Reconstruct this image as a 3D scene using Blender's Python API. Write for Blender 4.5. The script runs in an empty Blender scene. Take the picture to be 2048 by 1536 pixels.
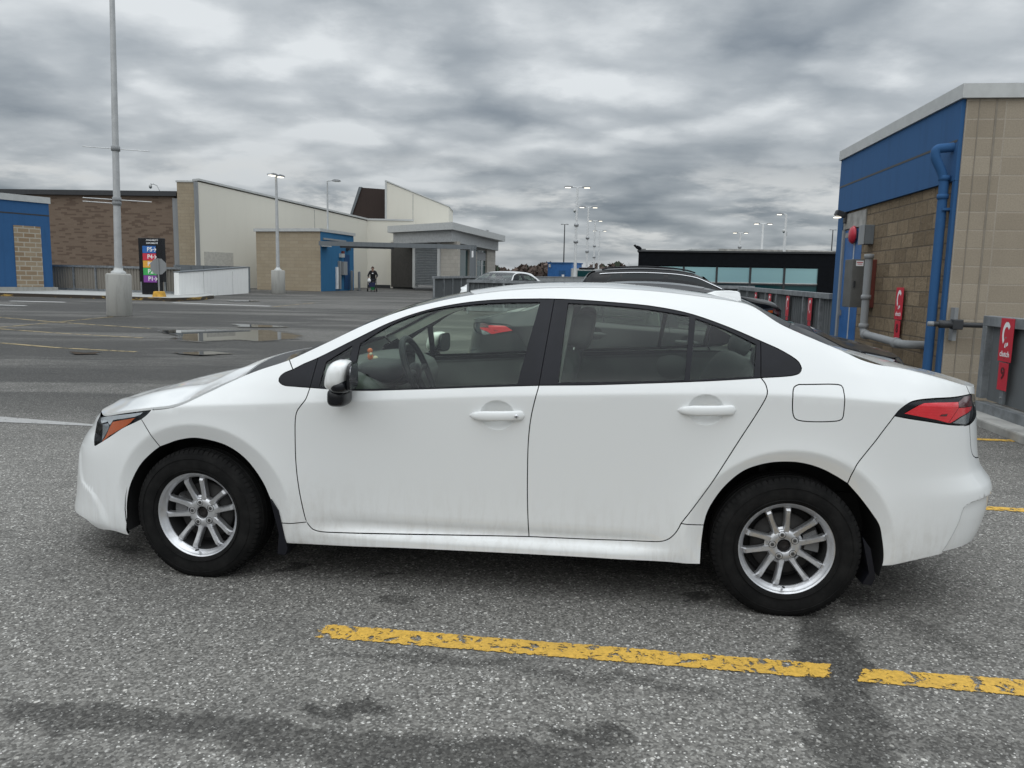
import bpy, bmesh, math, random
import numpy as np
from mathutils import Vector, Matrix
from mathutils.geometry import delaunay_2d_cdt
R = math.radians
scene = bpy.context.scene
COL = scene.collection

# ------------------------------------------------------------------ camera
CAM_F, CAM_PITCH, CAM_ROLL, CAM_H = 1538.0, 0.132997, 0.0197975, 1.434836   # focal length in pixels of a 2048 px wide frame
def cam_axes():
    cp, sp_ = math.cos(CAM_PITCH), math.sin(CAM_PITCH)
    fw = np.array([0, cp, -sp_]); up = np.array([0, sp_, cp]); rt = np.array([1., 0, 0])
    c, s = math.cos(CAM_ROLL), math.sin(CAM_ROLL)
    return c*rt + s*up, -s*rt + c*up, fw
RT, UP, FW = cam_axes()
cd = bpy.data.cameras.new('camera'); cam = bpy.data.objects.new('camera', cd); COL.objects.link(cam)
cd.sensor_fit = 'HORIZONTAL'; cd.sensor_width = 36.0; cd.lens = CAM_F/2048*36
cd.clip_start = .05; cd.clip_end = 3000
m = Matrix.Identity(4)
for i in range(3):
    m[i][0] = RT[i]; m[i][1] = UP[i]; m[i][2] = -FW[i]
m[2][3] = CAM_H
cam.matrix_world = m
scene.camera = cam
scene.view_settings.view_transform = 'Standard'; scene.view_settings.look = 'None'
scene.view_settings.gamma = 1; scene.view_settings.use_curve_mapping = False
scene.view_settings.exposure = -0.15
scene.cycles.max_bounces = 12; scene.cycles.transparent_max_bounces = 24

# ------------------------------------------------------------------ sky (overcast, broken layers) and sun
SUN_EL, SUN_AZ = R(52), R(205)       # sun stands behind the photographer, a little to the left (azimuth clockwise from +Y)
w = bpy.data.worlds.new('World'); scene.world = w; w.use_nodes = True
nt = w.node_tree; nt.nodes.clear()
def N(t, **k):
    n = nt.nodes.new(t)
    for a, b in k.items(): setattr(n, a, b)
    return n
def wmath(op, a, b=None, c=None):
    n = N('ShaderNodeMath', operation=op)
    for i, v in enumerate((a, b, c)):
        if v is None: continue
        if isinstance(v, (int, float)): n.inputs[i].default_value = v
        else: nt.links.new(v, n.inputs[i])
    return n.outputs[0]
def wsmooth(v, a, b):
    n = N('ShaderNodeMapRange', interpolation_type='SMOOTHSTEP')
    nt.links.new(v, n.inputs[0]); n.inputs[1].default_value = a; n.inputs[2].default_value = b
    return n.outputs[0]
out = N('ShaderNodeOutputWorld'); bg = N('ShaderNodeBackground'); nt.links.new(bg.outputs[0], out.inputs[0])
sky = N('ShaderNodeTexSky', sky_type='NISHITA', sun_disc=False, sun_elevation=SUN_EL, sun_rotation=SUN_AZ)
tc = N('ShaderNodeTexCoord'); sep = N('ShaderNodeSeparateXYZ'); nt.links.new(tc.outputs['Generated'], sep.inputs[0])
X, Y, Z = sep.outputs
zc = wmath('ADD', wmath('MAXIMUM', Z, 0.0), 0.20)
comb = N('ShaderNodeCombineXYZ')
nt.links.new(wmath('DIVIDE', X, zc), comb.inputs[0]); nt.links.new(wmath('DIVIDE', Y, zc), comb.inputs[1])
def wnoise(scale, detail, rough, dist, off=(0, 0, 0), sc=(1, 1, 1)):
    mp = N('ShaderNodeMapping'); nt.links.new(comb.outputs[0], mp.inputs[0])
    mp.inputs['Location'].default_value = off; mp.inputs['Scale'].default_value = sc
    n = N('ShaderNodeTexNoise'); nt.links.new(mp.outputs[0], n.inputs['Vector'])
    n.inputs['Scale'].default_value = scale; n.inputs['Detail'].default_value = detail
    n.inputs['Roughness'].default_value = rough; n.inputs['Distortion'].default_value = dist
    return n.outputs[0]
wn_ = N('ShaderNodeTexNoise'); nt.links.new(comb.outputs[0], wn_.inputs['Vector']); wn_.inputs['Scale'].default_value = 1.7; wn_.inputs['Detail'].default_value = 6; wn_.inputs['Roughness'].default_value = .58
wv_ = N('ShaderNodeVectorMath', operation='MULTIPLY_ADD'); nt.links.new(wn_.outputs['Color'], wv_.inputs[0]); wv_.inputs[1].default_value = (.6, .6, 0); nt.links.new(comb.outputs[0], wv_.inputs[2])
def wcell(scale, off, sm_):
    mp = N('ShaderNodeMapping'); nt.links.new(wv_.outputs[0], mp.inputs[0]); mp.inputs['Location'].default_value = off; mp.inputs['Scale'].default_value = (1, 1.2, 1)
    n = N('ShaderNodeTexVoronoi', feature='SMOOTH_F1', voronoi_dimensions='2D'); nt.links.new(mp.outputs[0], n.inputs['Vector']); n.inputs['Scale'].default_value = scale; n.inputs['Smoothness'].default_value = sm_
    return wmath('SUBTRACT', 1.0, n.outputs['Distance'])
big = wnoise(.62, 3, .5, .2, (3.1, 1.7, 0), (1, 1.25, 1)); mid = wnoise(2.3, 7, .52, .2, (7.3, 2.2, 0), (.8, 1.2, 1))
v = wmath('ADD', wmath('ADD', wmath('MULTIPLY', big, .38), wmath('MULTIPLY', mid, .34)), wmath('ADD', wmath('MULTIPLY', wcell(2.1, (2.0, 4.3, 0), .5), .20), wmath('MULTIPLY', wcell(4.6, (5.0, 1.3, 0), .4), .14)))
ramp = N('ShaderNodeValToRGB'); nt.links.new(v, ramp.inputs[0]); el = ramp.color_ramp.elements
el[0].position = .36; el[0].color = (.190, .225, .265, 1); el[1].position = .67; el[1].color = (.75, .785, .805, 1)
for p_, c_ in ((.43, (.285, .322, .358, 1)), (.50, (.392, .430, .462, 1)), (.575, (.525, .562, .59, 1))):
    e = el.new(p_); e.color = c_
# bright ragged breaks low over the horizon
brk = wnoise(1.5, 10, .62, .15, (2.4, 9.1, 0), (1, 1.1, 1))
band = wmath('MULTIPLY', wsmooth(Z, .015, .055), wmath('SUBTRACT', 1.0, wsmooth(Z, .10, .17)))
bm_ = wmath('MULTIPLY', wsmooth(brk, .47, .62), band)
mixb = N('ShaderNodeMix', data_type='RGBA'); nt.links.new(bm_, mixb.inputs['Factor']); nt.links.new(ramp.outputs[0], mixb.inputs['A']); mixb.inputs['B'].default_value = (.78, .80, .80, 1)
# blue-grey far cloud at the very horizon
hz = wmath('SUBTRACT', 1.0, wsmooth(Z, -.02, .07))
mixh = N('ShaderNodeMix', data_type='RGBA'); nt.links.new(wmath('MULTIPLY', hz, .55), mixh.inputs['Factor']); nt.links.new(mixb.outputs['Result'], mixh.inputs['A']); mixh.inputs['B'].default_value = (.29, .325, .37, 1)
# overcast sky: the zenith and the part round the hidden sun are the brightest
lum = wmath('MULTIPLY', wmath('ADD', 1.0, wmath('MULTIPLY', wsmooth(Z, .34, .85), 2.0)), wmath('ADD', 1.0, wmath('MULTIPLY', wsmooth(wmath('MULTIPLY', Y, -1.0), -.1, .7), .1)))
lum = wmath('MULTIPLY', lum, wmath('ADD', .90, wmath('MULTIPLY', wsmooth(Z, .08, .26), .25)))
cl = N('ShaderNodeVectorMath', operation='SCALE'); nt.links.new(mixh.outputs['Result'], cl.inputs[0]); nt.links.new(lum, cl.inputs[3])
sk = N('ShaderNodeVectorMath', operation='SCALE'); nt.links.new(sky.outputs[0], sk.inputs[0]); sk.inputs[3].default_value = .1
mixs = N('ShaderNodeMix', data_type='RGBA'); mixs.inputs['Factor'].default_value = .06
nt.links.new(cl.outputs[0], mixs.inputs['A']); nt.links.new(sk.outputs[0], mixs.inputs['B'])
nt.links.new(mixs.outputs['Result'], bg.inputs[0]); bg.inputs[1].default_value = 1.0

sl = bpy.data.lights.new('sun', 'SUN'); sl.energy = .75; sl.angle = R(95); sl.color = (1, .965, .92)
so = bpy.data.objects.new('sun', sl); COL.objects.link(so)
sd = Vector((math.sin(SUN_AZ)*math.cos(SUN_EL), math.cos(SUN_AZ)*math.cos(SUN_EL), math.sin(SUN_EL)))
so.rotation_euler = (-sd).to_track_quat('-Z', 'Y').to_euler()

# ------------------------------------------------------------------ helpers
def ray(px, py): return (px-1024)/CAM_F*RT - (py-768)/CAM_F*UP + FW
def at(px, py, Y):
    """the point at distance Y (metres ahead) that stands at this place of the 2048x1536 photograph"""
    d = ray(px, py); t = Y/d[1]
    return Vector((t*d[0], Y, CAM_H + t*d[2]))
_GX = [-50, 7.5, 13.2, 17.0, 47, 95, 400]; _GZ = [0, 0, .20, .20, .60, 1.0, 1.0]
def gz(Y):
    return float(sum(np.interp(Y+k, _GX, _GZ) for k in (-1., -.5, 0, .5, 1.))/5) if not 14.2 < Y < 16 else .20
def onground(px, py):
    d = ray(px, py); Y = 10.0
    for _ in range(60):
        t = (gz(Y)-CAM_H)/d[2] if d[2] < -1e-5 else 1e3
        Y = .5*Y+.5*min(t*d[1], 300)
    return Vector((Y/d[1]*d[0], Y, gz(Y)))
def tag(o, label=None, cat=None, group=None, kind=None):
    if label: o['label'] = label
    if cat: o['category'] = cat
    if group: o['group'] = group
    if kind: o['kind'] = kind
    return o
def thing(name, label, cat, loc=(0, 0, 0), rz=0, group=None):
    o = bpy.data.objects.new(name, None); COL.objects.link(o); o.location = loc; o.rotation_euler = (0, 0, rz)
    o.empty_display_size = .2
    return tag(o, label, cat, group)
def part(name, parent, loc=(0, 0, 0), rot=(0, 0, 0)):
    o = bpy.data.objects.new(name, None); COL.objects.link(o); o.parent = parent; o.location = loc; o.rotation_euler = rot
    o.empty_display_size = .1
    return o
def link(name, me, parent=None, loc=(0, 0, 0), rot=(0, 0, 0)):
    o = bpy.data.objects.new(name, me); COL.objects.link(o); o.parent = parent; o.location = loc; o.rotation_euler = rot
    return o
def copy_tree(o, parent=None):
    c = o.copy(); COL.objects.link(c); c.parent = parent
    for ch in list(o.children): copy_tree(ch, c)
    return c
class MB:
    """collects simple shapes; build() links them as one mesh object"""
    def __init__(s): s.v = []; s.f = []; s.m = []; s.sm = []
    def add(s, vs, fs, mi=0, smooth=False):
        b = len(s.v); s.v += [tuple(map(float, q)) for q in vs]; s.f += [tuple(b+i for i in f) for f in fs]
        s.m += [mi]*len(fs); s.sm += [smooth]*len(fs); return s
    def box(s, c, d, mi=0, rz=0, M=None, bev=0):
        x, y, z = d[0]/2, d[1]/2, d[2]/2
        if bev:
            bmx = bmesh.new(); bmesh.ops.create_cube(bmx, size=1)
            for v_ in bmx.verts: v_.co = Vector((v_.co.x*d[0], v_.co.y*d[1], v_.co.z*d[2]))
            bmesh.ops.bevel(bmx, geom=bmx.edges[:], offset=bev, segments=2, affect='EDGES', profile=.5)
            vs = [v_.co.copy() for v_ in bmx.verts]; bmx.verts.index_update(); fs = [tuple(v_.index for v_ in f.verts) for f in bmx.faces]; bmx.free()
        else:
            vs = [Vector(q) for q in ((-x,-y,-z),(x,-y,-z),(x,y,-z),(-x,y,-z),(-x,-y,z),(x,-y,z),(x,y,z),(-x,y,z))]
            fs = [(3,2,1,0),(4,5,6,7),(0,1,5,4),(1,2,6,5),(2,3,7,6),(3,0,4,7)]
        T = Matrix.Translation(c) @ (M.to_4x4() if M is not None else Matrix.Rotation(rz, 4, 'Z'))
        return s.add([T @ q for q in vs], fs, mi)
    def tube(s, pts, r, mi=0, n=12, caps=True, smooth=True):
        pts = [Vector(q) for q in pts]; rr = r if isinstance(r, (list, tuple)) else [r]*len(pts)
        vs = []; up0 = None
        for i, q in enumerate(pts):
            t = (pts[min(i+1, len(pts)-1)]-pts[max(i-1, 0)]).normalized()
            if up0 is None: up0 = t.orthogonal().normalized()
            up0 = (up0 - t*up0.dot(t)).normalized(); sd_ = t.cross(up0)
            vs += [q + (up0*math.cos(2*math.pi*k/n)+sd_*math.sin(2*math.pi*k/n))*rr[i] for k in range(n)]
        fs = [(i*n+k, i*n+(k+1) % n, (i+1)*n+(k+1) % n, (i+1)*n+k) for i in range(len(pts)-1) for k in range(n)]
        s.add(vs, fs, mi, smooth)
        if caps: s.add(vs[:n], [tuple(range(n-1, -1, -1))], mi); s.add(vs[-n:], [tuple(range(n))], mi)
        return s
    def lathe(s, prof, c=(0, 0, 0), axis='Z', n=48, mi=0, smooth=True, M=None):
        vs = []
        for r, h in prof:
            for k in range(n):
                a = 2*math.pi*k/n; q = (r*math.cos(a), r*math.sin(a), h)
                q = Vector(q) if axis == 'Z' else (Vector((q[0], q[2], q[1])) if axis == 'Y' else Vector((q[2], q[0], q[1])))
                if M is not None: q = M @ q
                vs.append(q + Vector(c))
        L_ = len(prof)
        fs = []
        for i in range(L_-1):
            for k in range(n):
                a, b, c_, d_ = i*n+k, i*n+(k+1) % n, (i+1)*n+(k+1) % n, (i+1)*n+k
                fs.append((a, b, c_, d_) if axis != 'Y' else (d_, c_, b, a))
        return s.add(vs, fs, mi, smooth)
    def prism(s, poly, z0, z1, mi=0, M=None):
        n = len(poly); vs = [Vector((q[0], q[1], z0)) for q in poly]+[Vector((q[0], q[1], z1)) for q in poly]
        if M is not None: vs = [M @ q for q in vs]
        area = sum(poly[i][0]*poly[(i+1) % n][1]-poly[(i+1) % n][0]*poly[i][1] for i in range(n))
        fs = [tuple(range(n-1, -1, -1)), tuple(range(n, 2*n))]+[(i, (i+1) % n, n+(i+1) % n, n+i) for i in range(n)]
        if area < 0: fs = [f[::-1] for f in fs]
        return s.add(vs, fs, mi)
    def quad(s, a, b, c, d, mi=0): return s.add([a, b, c, d], [(0, 1, 2, 3)], mi)
    def ico(s, c, rad, mi=0, sub=2, sc=(1, 1, 1)):
        bmx = bmesh.new(); bmesh.ops.create_icosphere(bmx, subdivisions=sub, radius=rad); bmx.verts.index_update()
        s.add([Vector((q.co.x*sc[0], q.co.y*sc[1], q.co.z*sc[2]))+Vector(c) for q in bmx.verts], [tuple(q.index for q in f.verts) for f in bmx.faces], mi, True); bmx.free(); return s
    def mesh(s, name, mats):
        me = bpy.data.meshes.new(name); me.from_pydata(s.v, [], s.f)
        for q in (mats if isinstance(mats, (list, tuple)) else [mats]): me.materials.append(q)
        me.polygons.foreach_set('material_index', s.m); me.polygons.foreach_set('use_smooth', s.sm); me.update(); return me
    def build(s, name, mats, parent=None, loc=(0, 0, 0), rot=(0, 0, 0)): return link(name, s.mesh(name, mats), parent, loc, rot)
def text_mesh(txt, size, depth=.002, align='CENTER', bold=0.0):
    cu = bpy.data.curves.new('lettering', 'FONT'); cu.body = txt; cu.size = size; cu.extrude = depth; cu.align_x = align; cu.align_y = 'CENTER'; cu.offset = bold; cu.resolution_u = 3
    o = bpy.data.objects.new('lettering', cu); COL.objects.link(o)
    dg = bpy.context.evaluated_depsgraph_get(); me = bpy.data.meshes.new_from_object(o.evaluated_get(dg))
    bpy.data.objects.remove(o); bpy.data.curves.remove(cu); me.materials.clear()
    return me
def text_part(name, txt, size, mat, parent, M, depth=.002, bold=0.0, align='CENTER', sx=1.0):
    me = text_mesh(txt, size, depth, align, bold)
    if sx != 1.0: me.transform(Matrix.Scale(sx, 4, (1, 0, 0)))
    me.transform(M); me.materials.append(mat); return link(name, me, parent)

# ------------------------------------------------------------------ materials
MATS = {}
class NT:
    def __init__(s, name, base=(.5, .5, .5), rough=.5, metal=0., **kw):
        m_ = bpy.data.materials.new(name); m_.use_nodes = True; s.m = m_; s.t = m_.node_tree; MATS[name] = m_
        s.b = s.t.nodes['Principled BSDF']; s.b.inputs['Base Color'].default_value = (*base, 1); s.b.inputs['Roughness'].default_value = rough; s.b.inputs['Metallic'].default_value = metal
        for k, v_ in kw.items(): s.b.inputs[k.replace('_', ' ')].default_value = v_
    def n(s, t, **k):
        q = s.t.nodes.new(t)
        for a, b in k.items(): setattr(q, a, b)
        return q
    def l(s, a, b): s.t.links.new(a, b)
    def val(s, sock, v_):
        if isinstance(v_, (int, float)): sock.default_value = v_
        elif isinstance(v_, tuple): sock.default_value = v_ if len(v_) == 4 or sock.type == 'VECTOR' else (*v_, 1)
        else: s.l(v_, sock)
    def coord(s, kind='Object', scale=(1, 1, 1), loc=(0, 0, 0), rot=(0, 0, 0)):
        mp = s.n('ShaderNodeMapping')
        if kind == 'World': s.l(s.n('ShaderNodeNewGeometry').outputs['Position'], mp.inputs[0])
        else: s.l(s.n('ShaderNodeTexCoord').outputs[kind], mp.inputs[0])
        mp.inputs['Scale'].default_value = scale; mp.inputs['Location'].default_value = loc; mp.inputs['Rotation'].default_value = rot
        return mp.outputs[0]
    def noise(s, vec, scale, detail=4, rough=.5, dist=0.):
        q = s.n('ShaderNodeTexNoise'); s.l(vec, q.inputs['Vector']); q.inputs['Scale'].default_value = scale; q.inputs['Detail'].default_value = detail; q.inputs['Roughness'].default_value = rough; q.inputs['Distortion'].default_value = dist
        return q.outputs[0]
    def voro(s, vec, scale, feature='F1', out_='Distance', rand=1.0):
        q = s.n('ShaderNodeTexVoronoi', feature=feature, voronoi_dimensions='2D'); s.l(vec, q.inputs['Vector']); q.inputs['Scale'].default_value = scale; q.inputs['Randomness'].default_value = rand
        return q.outputs[out_]
    def math(s, op, a, b=None, c=None):
        q = s.n('ShaderNodeMath', operation=op)
        for i, v_ in enumerate((a, b, c)):
            if v_ is not None: s.val(q.inputs[i], v_)
        return q.outputs[0]
    def sm(s, v_, a, b):
        q = s.n('ShaderNodeMapRange', interpolation_type='SMOOTHSTEP'); s.l(v_, q.inputs[0]); q.inputs[1].default_value = a; q.inputs[2].default_value = b
        return q.outputs[0]
    def mix(s, f, a, b, mode='MIX'):
        q = s.n('ShaderNodeMix', data_type='RGBA', blend_type=mode); s.val(q.inputs['Factor'], f); s.val(q.inputs['A'], a); s.val(q.inputs['B'], b)
        return q.outputs['Result']
    def bump(s, h, strength=.3, dist=.01):
        q = s.n('ShaderNodeBump'); s.l(h, q.inputs['Height']); q.inputs['Strength'].default_value = strength; q.inputs['Distance'].default_value = dist
        s.l(q.outputs[0], s.b.inputs['Normal']); return q.outputs[0]
    def col(s, v_): s.val(s.b.inputs['Base Color'], v_)
    def rgh(s, v_): s.val(s.b.inputs['Roughness'], v_)
def simple(name, base, rough=.5, metal=0., var=.12, scale=6., bump=0., **kw):
    """a plain material with slight uneven tone"""
    q = NT(name, base, rough, metal, **kw)
    co = q.coord('Object'); nz = q.noise(co, scale, 6, .6)
    q.col(q.mix(q.sm(nz, .3, .7), tuple(c*(1-var) for c in base), tuple(min(1, c*(1+var)) for c in base)))
    if bump: q.bump(q.noise(co, scale*12, 4), bump, .01)
    return q.m
def glass(name, tint, refl=1.0, rough=.0, body=(0, 0, 0)):
    q = NT(name); t = q.t; t.nodes.remove(q.b)
    o = [n_ for n_ in t.nodes if n_.type == 'OUTPUT_MATERIAL'][0]
    tr = q.n('ShaderNodeBsdfTransparent'); tr.inputs[0].default_value = (*tint, 1)
    gl = q.n('ShaderNodeBsdfGlossy'); gl.inputs['Roughness'].default_value = rough; gl.inputs[0].default_value = (.95, .97, 1, 1)
    fr = q.n('ShaderNodeFresnel'); q.l(q.math('MULTIPLY_ADD', q.n('ShaderNodeNewGeometry').outputs['Backfacing'], 1/1.52-1.52, 1.52), fr.inputs[0])
    mx = q.n('ShaderNodeMixShader'); q.l(q.math('MINIMUM', q.math('MULTIPLY', fr.outputs[0], refl), 1.0), mx.inputs[0]); q.l(tr.outputs[0], mx.inputs[1]); q.l(gl.outputs[0], mx.inputs[2])
    last = mx.outputs[0]
    if sum(body) > 0:     # a thin film of dust
        df = q.n('ShaderNodeBsdfDiffuse'); df.inputs[0].default_value = (.5, .52, .5, 1); m2 = q.n('ShaderNodeMixShader'); m2.inputs[0].default_value = body[0]
        q.l(last, m2.inputs[1]); q.l(df.outputs[0], m2.inputs[2]); last = m2.outputs[0]
    q.l(last, o.inputs[0]); return q.m
def emit(name, c, s_):
    q = NT(name, c, .4); q.b.inputs['Emission Color'].default_value = (*c, 1); q.b.inputs['Emission Strength'].default_value = s_; return q.m

# ------------------------------------------------------------------ setting materials
def asphalt_mat():
    q = NT('worn_asphalt', (.1, .1, .1), .8, 0, Specular_IOR_Level=.28)
    wv = q.coord('World')
    wz = q.n('ShaderNodeTexNoise'); q.l(wv, wz.inputs['Vector']); wz.inputs['Scale'].default_value = 130; wz.inputs['Detail'].default_value = 2
    va = q.n('ShaderNodeVectorMath', operation='MULTIPLY_ADD'); q.l(wz.outputs['Color'], va.inputs[0]); va.inputs[1].default_value = (.008, .008, .008); q.l(wv, va.inputs[2]); vw = va.outputs[0]
    cell = q.voro(vw, 112, out_='Color'); sepc = q.n('ShaderNodeSeparateColor'); q.l(cell, sepc.inputs[0])
    dist = q.voro(vw, 112); fine_ = q.noise(wv, 420, 3, .7); grain = q.noise(wv, 55, 5, .7)
    tone = q.mix(q.math('MULTIPLY_ADD', q.math('POWER', sepc.outputs[0], 1.6), .72, q.math('MULTIPLY', fine_, .32)), (.062, .059, .054), (.275, .264, .242))
    stone = q.math('MULTIPLY', q.sm(sepc.outputs[1], .80, .92), q.math('SUBTRACT', 1.0, q.sm(dist, .30, .50)))
    white = q.math('MULTIPLY', q.sm(sepc.outputs[2], .95, .97), q.math('SUBTRACT', 1.0, q.sm(dist, .26, .42)))
    vw2 = q.n('ShaderNodeVectorMath', operation='MULTIPLY_ADD'); q.l(wz.outputs['Color'], vw2.inputs[0]); vw2.inputs[1].default_value = (.018, .018, .018); q.l(wv, vw2.inputs[2]); vw2 = vw2.outputs[0]
    cell3 = q.voro(vw2, 46, out_='Color'); s3 = q.n('ShaderNodeSeparateColor'); q.l(cell3, s3.inputs[0]); d3 = q.voro(vw2, 46)
    peb = q.math('MULTIPLY', q.math('MULTIPLY', q.sm(s3.outputs[0], .85, .93), q.math('SUBTRACT', 1.0, q.sm(d3, .16, .30))), q.math('MULTIPLY_ADD', s3.outputs[1], .6, .4))
    dkp = q.math('MULTIPLY', q.sm(s3.outputs[2], .80, .86), q.math('SUBTRACT', 1.0, q.sm(d3, .25, .40)))
    cell2 = q.voro(wv, 31, out_='Color'); s2 = q.n('ShaderNodeSeparateColor'); q.l(cell2, s2.inputs[0])
    big_ = q.math('MULTIPLY', q.sm(s2.outputs[0], .962, .975), q.math('SUBTRACT', 1.0, q.sm(q.math('ADD', q.voro(wv, 31), q.math('MULTIPLY', fine_, .12)), .24, .30)))
    c = q.mix(q.math('MULTIPLY', stone, .65), tone, (.36, .352, .33)); c = q.mix(white, c, (.66, .64, .60)); c = q.mix(q.math('MULTIPLY', dkp, .6), c, (.045, .043, .040)); c = q.mix(peb, c, (.60, .585, .55)); c = q.mix(big_, c, (.50, .48, .44))
    # worn lanes, patches and old joints
    n1 = q.noise(q.coord('World', (.12, .5, 1)), 1.0, 6, .62, .5); n2 = q.noise(q.coord('World', (.5, 1.0, 1)), 1.7, 6, .6, .4); n3 = q.noise(wv, .16, 4, .55)
    c = q.mix(q.math('MULTIPLY', q.sm(n2, .35, .7), .36), c, (.040, .040, .039), 'MULTIPLY') if False else q.mix(q.math('MULTIPLY', q.sm(n2, .48, .72), .42), c, (.070, .068, .064))
    sy = q.n('ShaderNodeSeparateXYZ'); q.l(wv, sy.inputs[0])
    far = q.sm(sy.outputs[1], 5.0, 10.)
    # damp streaks, stronger beyond the parked cars
    damp = q.math('MULTIPLY', q.math('MULTIPLY_ADD', q.sm(n1, .40, .56), .60, .46), far)
    # stains close to the camera: soft ragged spots (x, y, half length, half width, turn, strength)
    warp = q.n('ShaderNodeTexNoise'); q.l(wv, warp.inputs['Vector']); warp.inputs['Scale'].default_value = 5.5; warp.inputs['Detail'].default_value = 6; warp.inputs['Roughness'].default_value = .65
    off = q.n('ShaderNodeVectorMath', operation='MULTIPLY_ADD'); q.l(warp.outputs['Color'], off.inputs[0]); off.inputs[1].default_value = (.34, .34, 0); off.inputs[2].default_value = (-.17, -.17, 0)
    ad = q.n('ShaderNodeVectorMath', operation='ADD'); q.l(wv, ad.inputs[0]); q.l(off.outputs[0], ad.inputs[1])
    tot = None
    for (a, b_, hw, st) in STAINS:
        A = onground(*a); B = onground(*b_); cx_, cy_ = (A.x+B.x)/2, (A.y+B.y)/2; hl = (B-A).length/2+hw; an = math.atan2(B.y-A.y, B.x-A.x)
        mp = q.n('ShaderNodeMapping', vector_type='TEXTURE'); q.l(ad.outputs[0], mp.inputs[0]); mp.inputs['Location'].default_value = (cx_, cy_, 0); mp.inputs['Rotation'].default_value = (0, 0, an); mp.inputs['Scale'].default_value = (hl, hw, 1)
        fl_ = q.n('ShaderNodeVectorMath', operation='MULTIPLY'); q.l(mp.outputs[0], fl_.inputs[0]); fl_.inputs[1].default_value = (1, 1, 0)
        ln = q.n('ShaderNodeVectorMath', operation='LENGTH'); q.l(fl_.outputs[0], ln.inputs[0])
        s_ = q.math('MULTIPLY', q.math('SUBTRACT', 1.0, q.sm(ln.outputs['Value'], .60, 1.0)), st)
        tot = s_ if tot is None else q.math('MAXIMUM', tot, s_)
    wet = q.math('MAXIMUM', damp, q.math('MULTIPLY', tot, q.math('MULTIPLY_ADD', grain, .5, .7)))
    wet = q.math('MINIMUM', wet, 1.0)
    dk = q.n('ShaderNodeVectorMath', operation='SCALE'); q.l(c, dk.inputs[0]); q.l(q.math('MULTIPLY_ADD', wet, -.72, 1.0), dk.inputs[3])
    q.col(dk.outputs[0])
    q.rgh(q.math('SUBTRACT', q.math('MULTIPLY_ADD', n3, .25, .70), q.math('MULTIPLY', q.math('MULTIPLY', wet, far), .10)))
    hgt = q.math('ADD', q.math('MULTIPLY', dist, -.6), q.math('MULTIPLY', grain, .5)); q.bump(hgt, .55, .006)
    return q.m
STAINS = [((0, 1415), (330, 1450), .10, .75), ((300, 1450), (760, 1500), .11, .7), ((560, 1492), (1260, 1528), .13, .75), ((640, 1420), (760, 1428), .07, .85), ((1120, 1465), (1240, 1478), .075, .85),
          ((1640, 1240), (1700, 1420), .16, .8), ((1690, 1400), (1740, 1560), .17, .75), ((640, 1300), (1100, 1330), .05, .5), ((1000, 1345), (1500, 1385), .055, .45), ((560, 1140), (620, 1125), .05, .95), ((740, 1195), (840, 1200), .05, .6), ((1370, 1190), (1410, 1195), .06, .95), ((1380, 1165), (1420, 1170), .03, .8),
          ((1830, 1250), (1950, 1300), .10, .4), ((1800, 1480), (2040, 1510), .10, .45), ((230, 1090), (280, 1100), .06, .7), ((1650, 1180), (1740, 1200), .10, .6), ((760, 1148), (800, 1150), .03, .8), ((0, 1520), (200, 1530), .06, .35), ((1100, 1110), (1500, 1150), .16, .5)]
def brick_mat(name, c1, c2, mortar, bw, bh, ms=.012, bias=0., off=.5, bump=.5, rough=.9, nscale=30, dark=None, face=0.0):
    q = NT(name, c1, rough)
    sx = q.n('ShaderNodeSeparateXYZ'); q.l(q.coord('Object'), sx.inputs[0]); cb = q.n('ShaderNodeCombineXYZ')
    q.l(q.math('ADD', sx.outputs[0], sx.outputs[1]), cb.inputs[0]); q.l(sx.outputs[2], cb.inputs[1])
    bt = q.n('ShaderNodeTexBrick', offset=off); q.l(cb.outputs[0], bt.inputs['Vector'])
    bt.inputs['Scale'].default_value = 1; bt.inputs['Brick Width'].default_value = bw; bt.inputs['Row Height'].default_value = bh; bt.inputs['Mortar Size'].default_value = ms; bt.inputs['Mortar Smooth'].default_value = .3; bt.inputs['Bias'].default_value = bias
    for k, c_ in (('Color1', c1), ('Color2', c2), ('Mortar', mortar)): bt.inputs[k].default_value = (*c_, 1)
    nz = q.noise(q.coord('Object'), nscale, 7, .7); nl = q.noise(q.coord('Object'), 1.3, 5, .6)
    c = q.mix(q.math('MULTIPLY', q.sm(nz, .3, .75), .38), bt.outputs[0], tuple(.45*v_ for v_ in c1)); c = q.mix(q.math('MULTIPLY', q.sm(nl, .45, .75), .25), c, tuple(.55*v_ for v_ in c1))
    if dark:
        wn = q.n('ShaderNodeTexWhiteNoise', noise_dimensions='2D')
        fx = q.math('FLOOR', q.math('DIVIDE', q.math('ADD', sx.outputs[0], q.math('MULTIPLY', q.math('MODULO', q.math('FLOOR', q.math('DIVIDE', sx.outputs[2], bh)), 2.0), bw/2)), bw)); fy = q.math('FLOOR', q.math('DIVIDE', sx.outputs[2], bh))
        c2_ = q.n('ShaderNodeCombineXYZ'); q.l(fx, c2_.inputs[0]); q.l(fy, c2_.inputs[1]); q.l(c2_.outputs[0], wn.inputs['Vector'])
        c = q.mix(q.math('MULTIPLY', q.math('GREATER_THAN', wn.outputs[0], dark[1]), .75), c, dark[0])
    q.col(c)
    if bump: q.bump(q.math('ADD', q.math('MULTIPLY', bt.outputs[1], -1.0), q.math('MULTIPLY', nz, .35+face)), bump, .012)
    return q.m
M_asph = asphalt_mat()
M_conc = simple('grey_concrete', (.33, .325, .305), .9, var=.3, scale=3, bump=.2)
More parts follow.
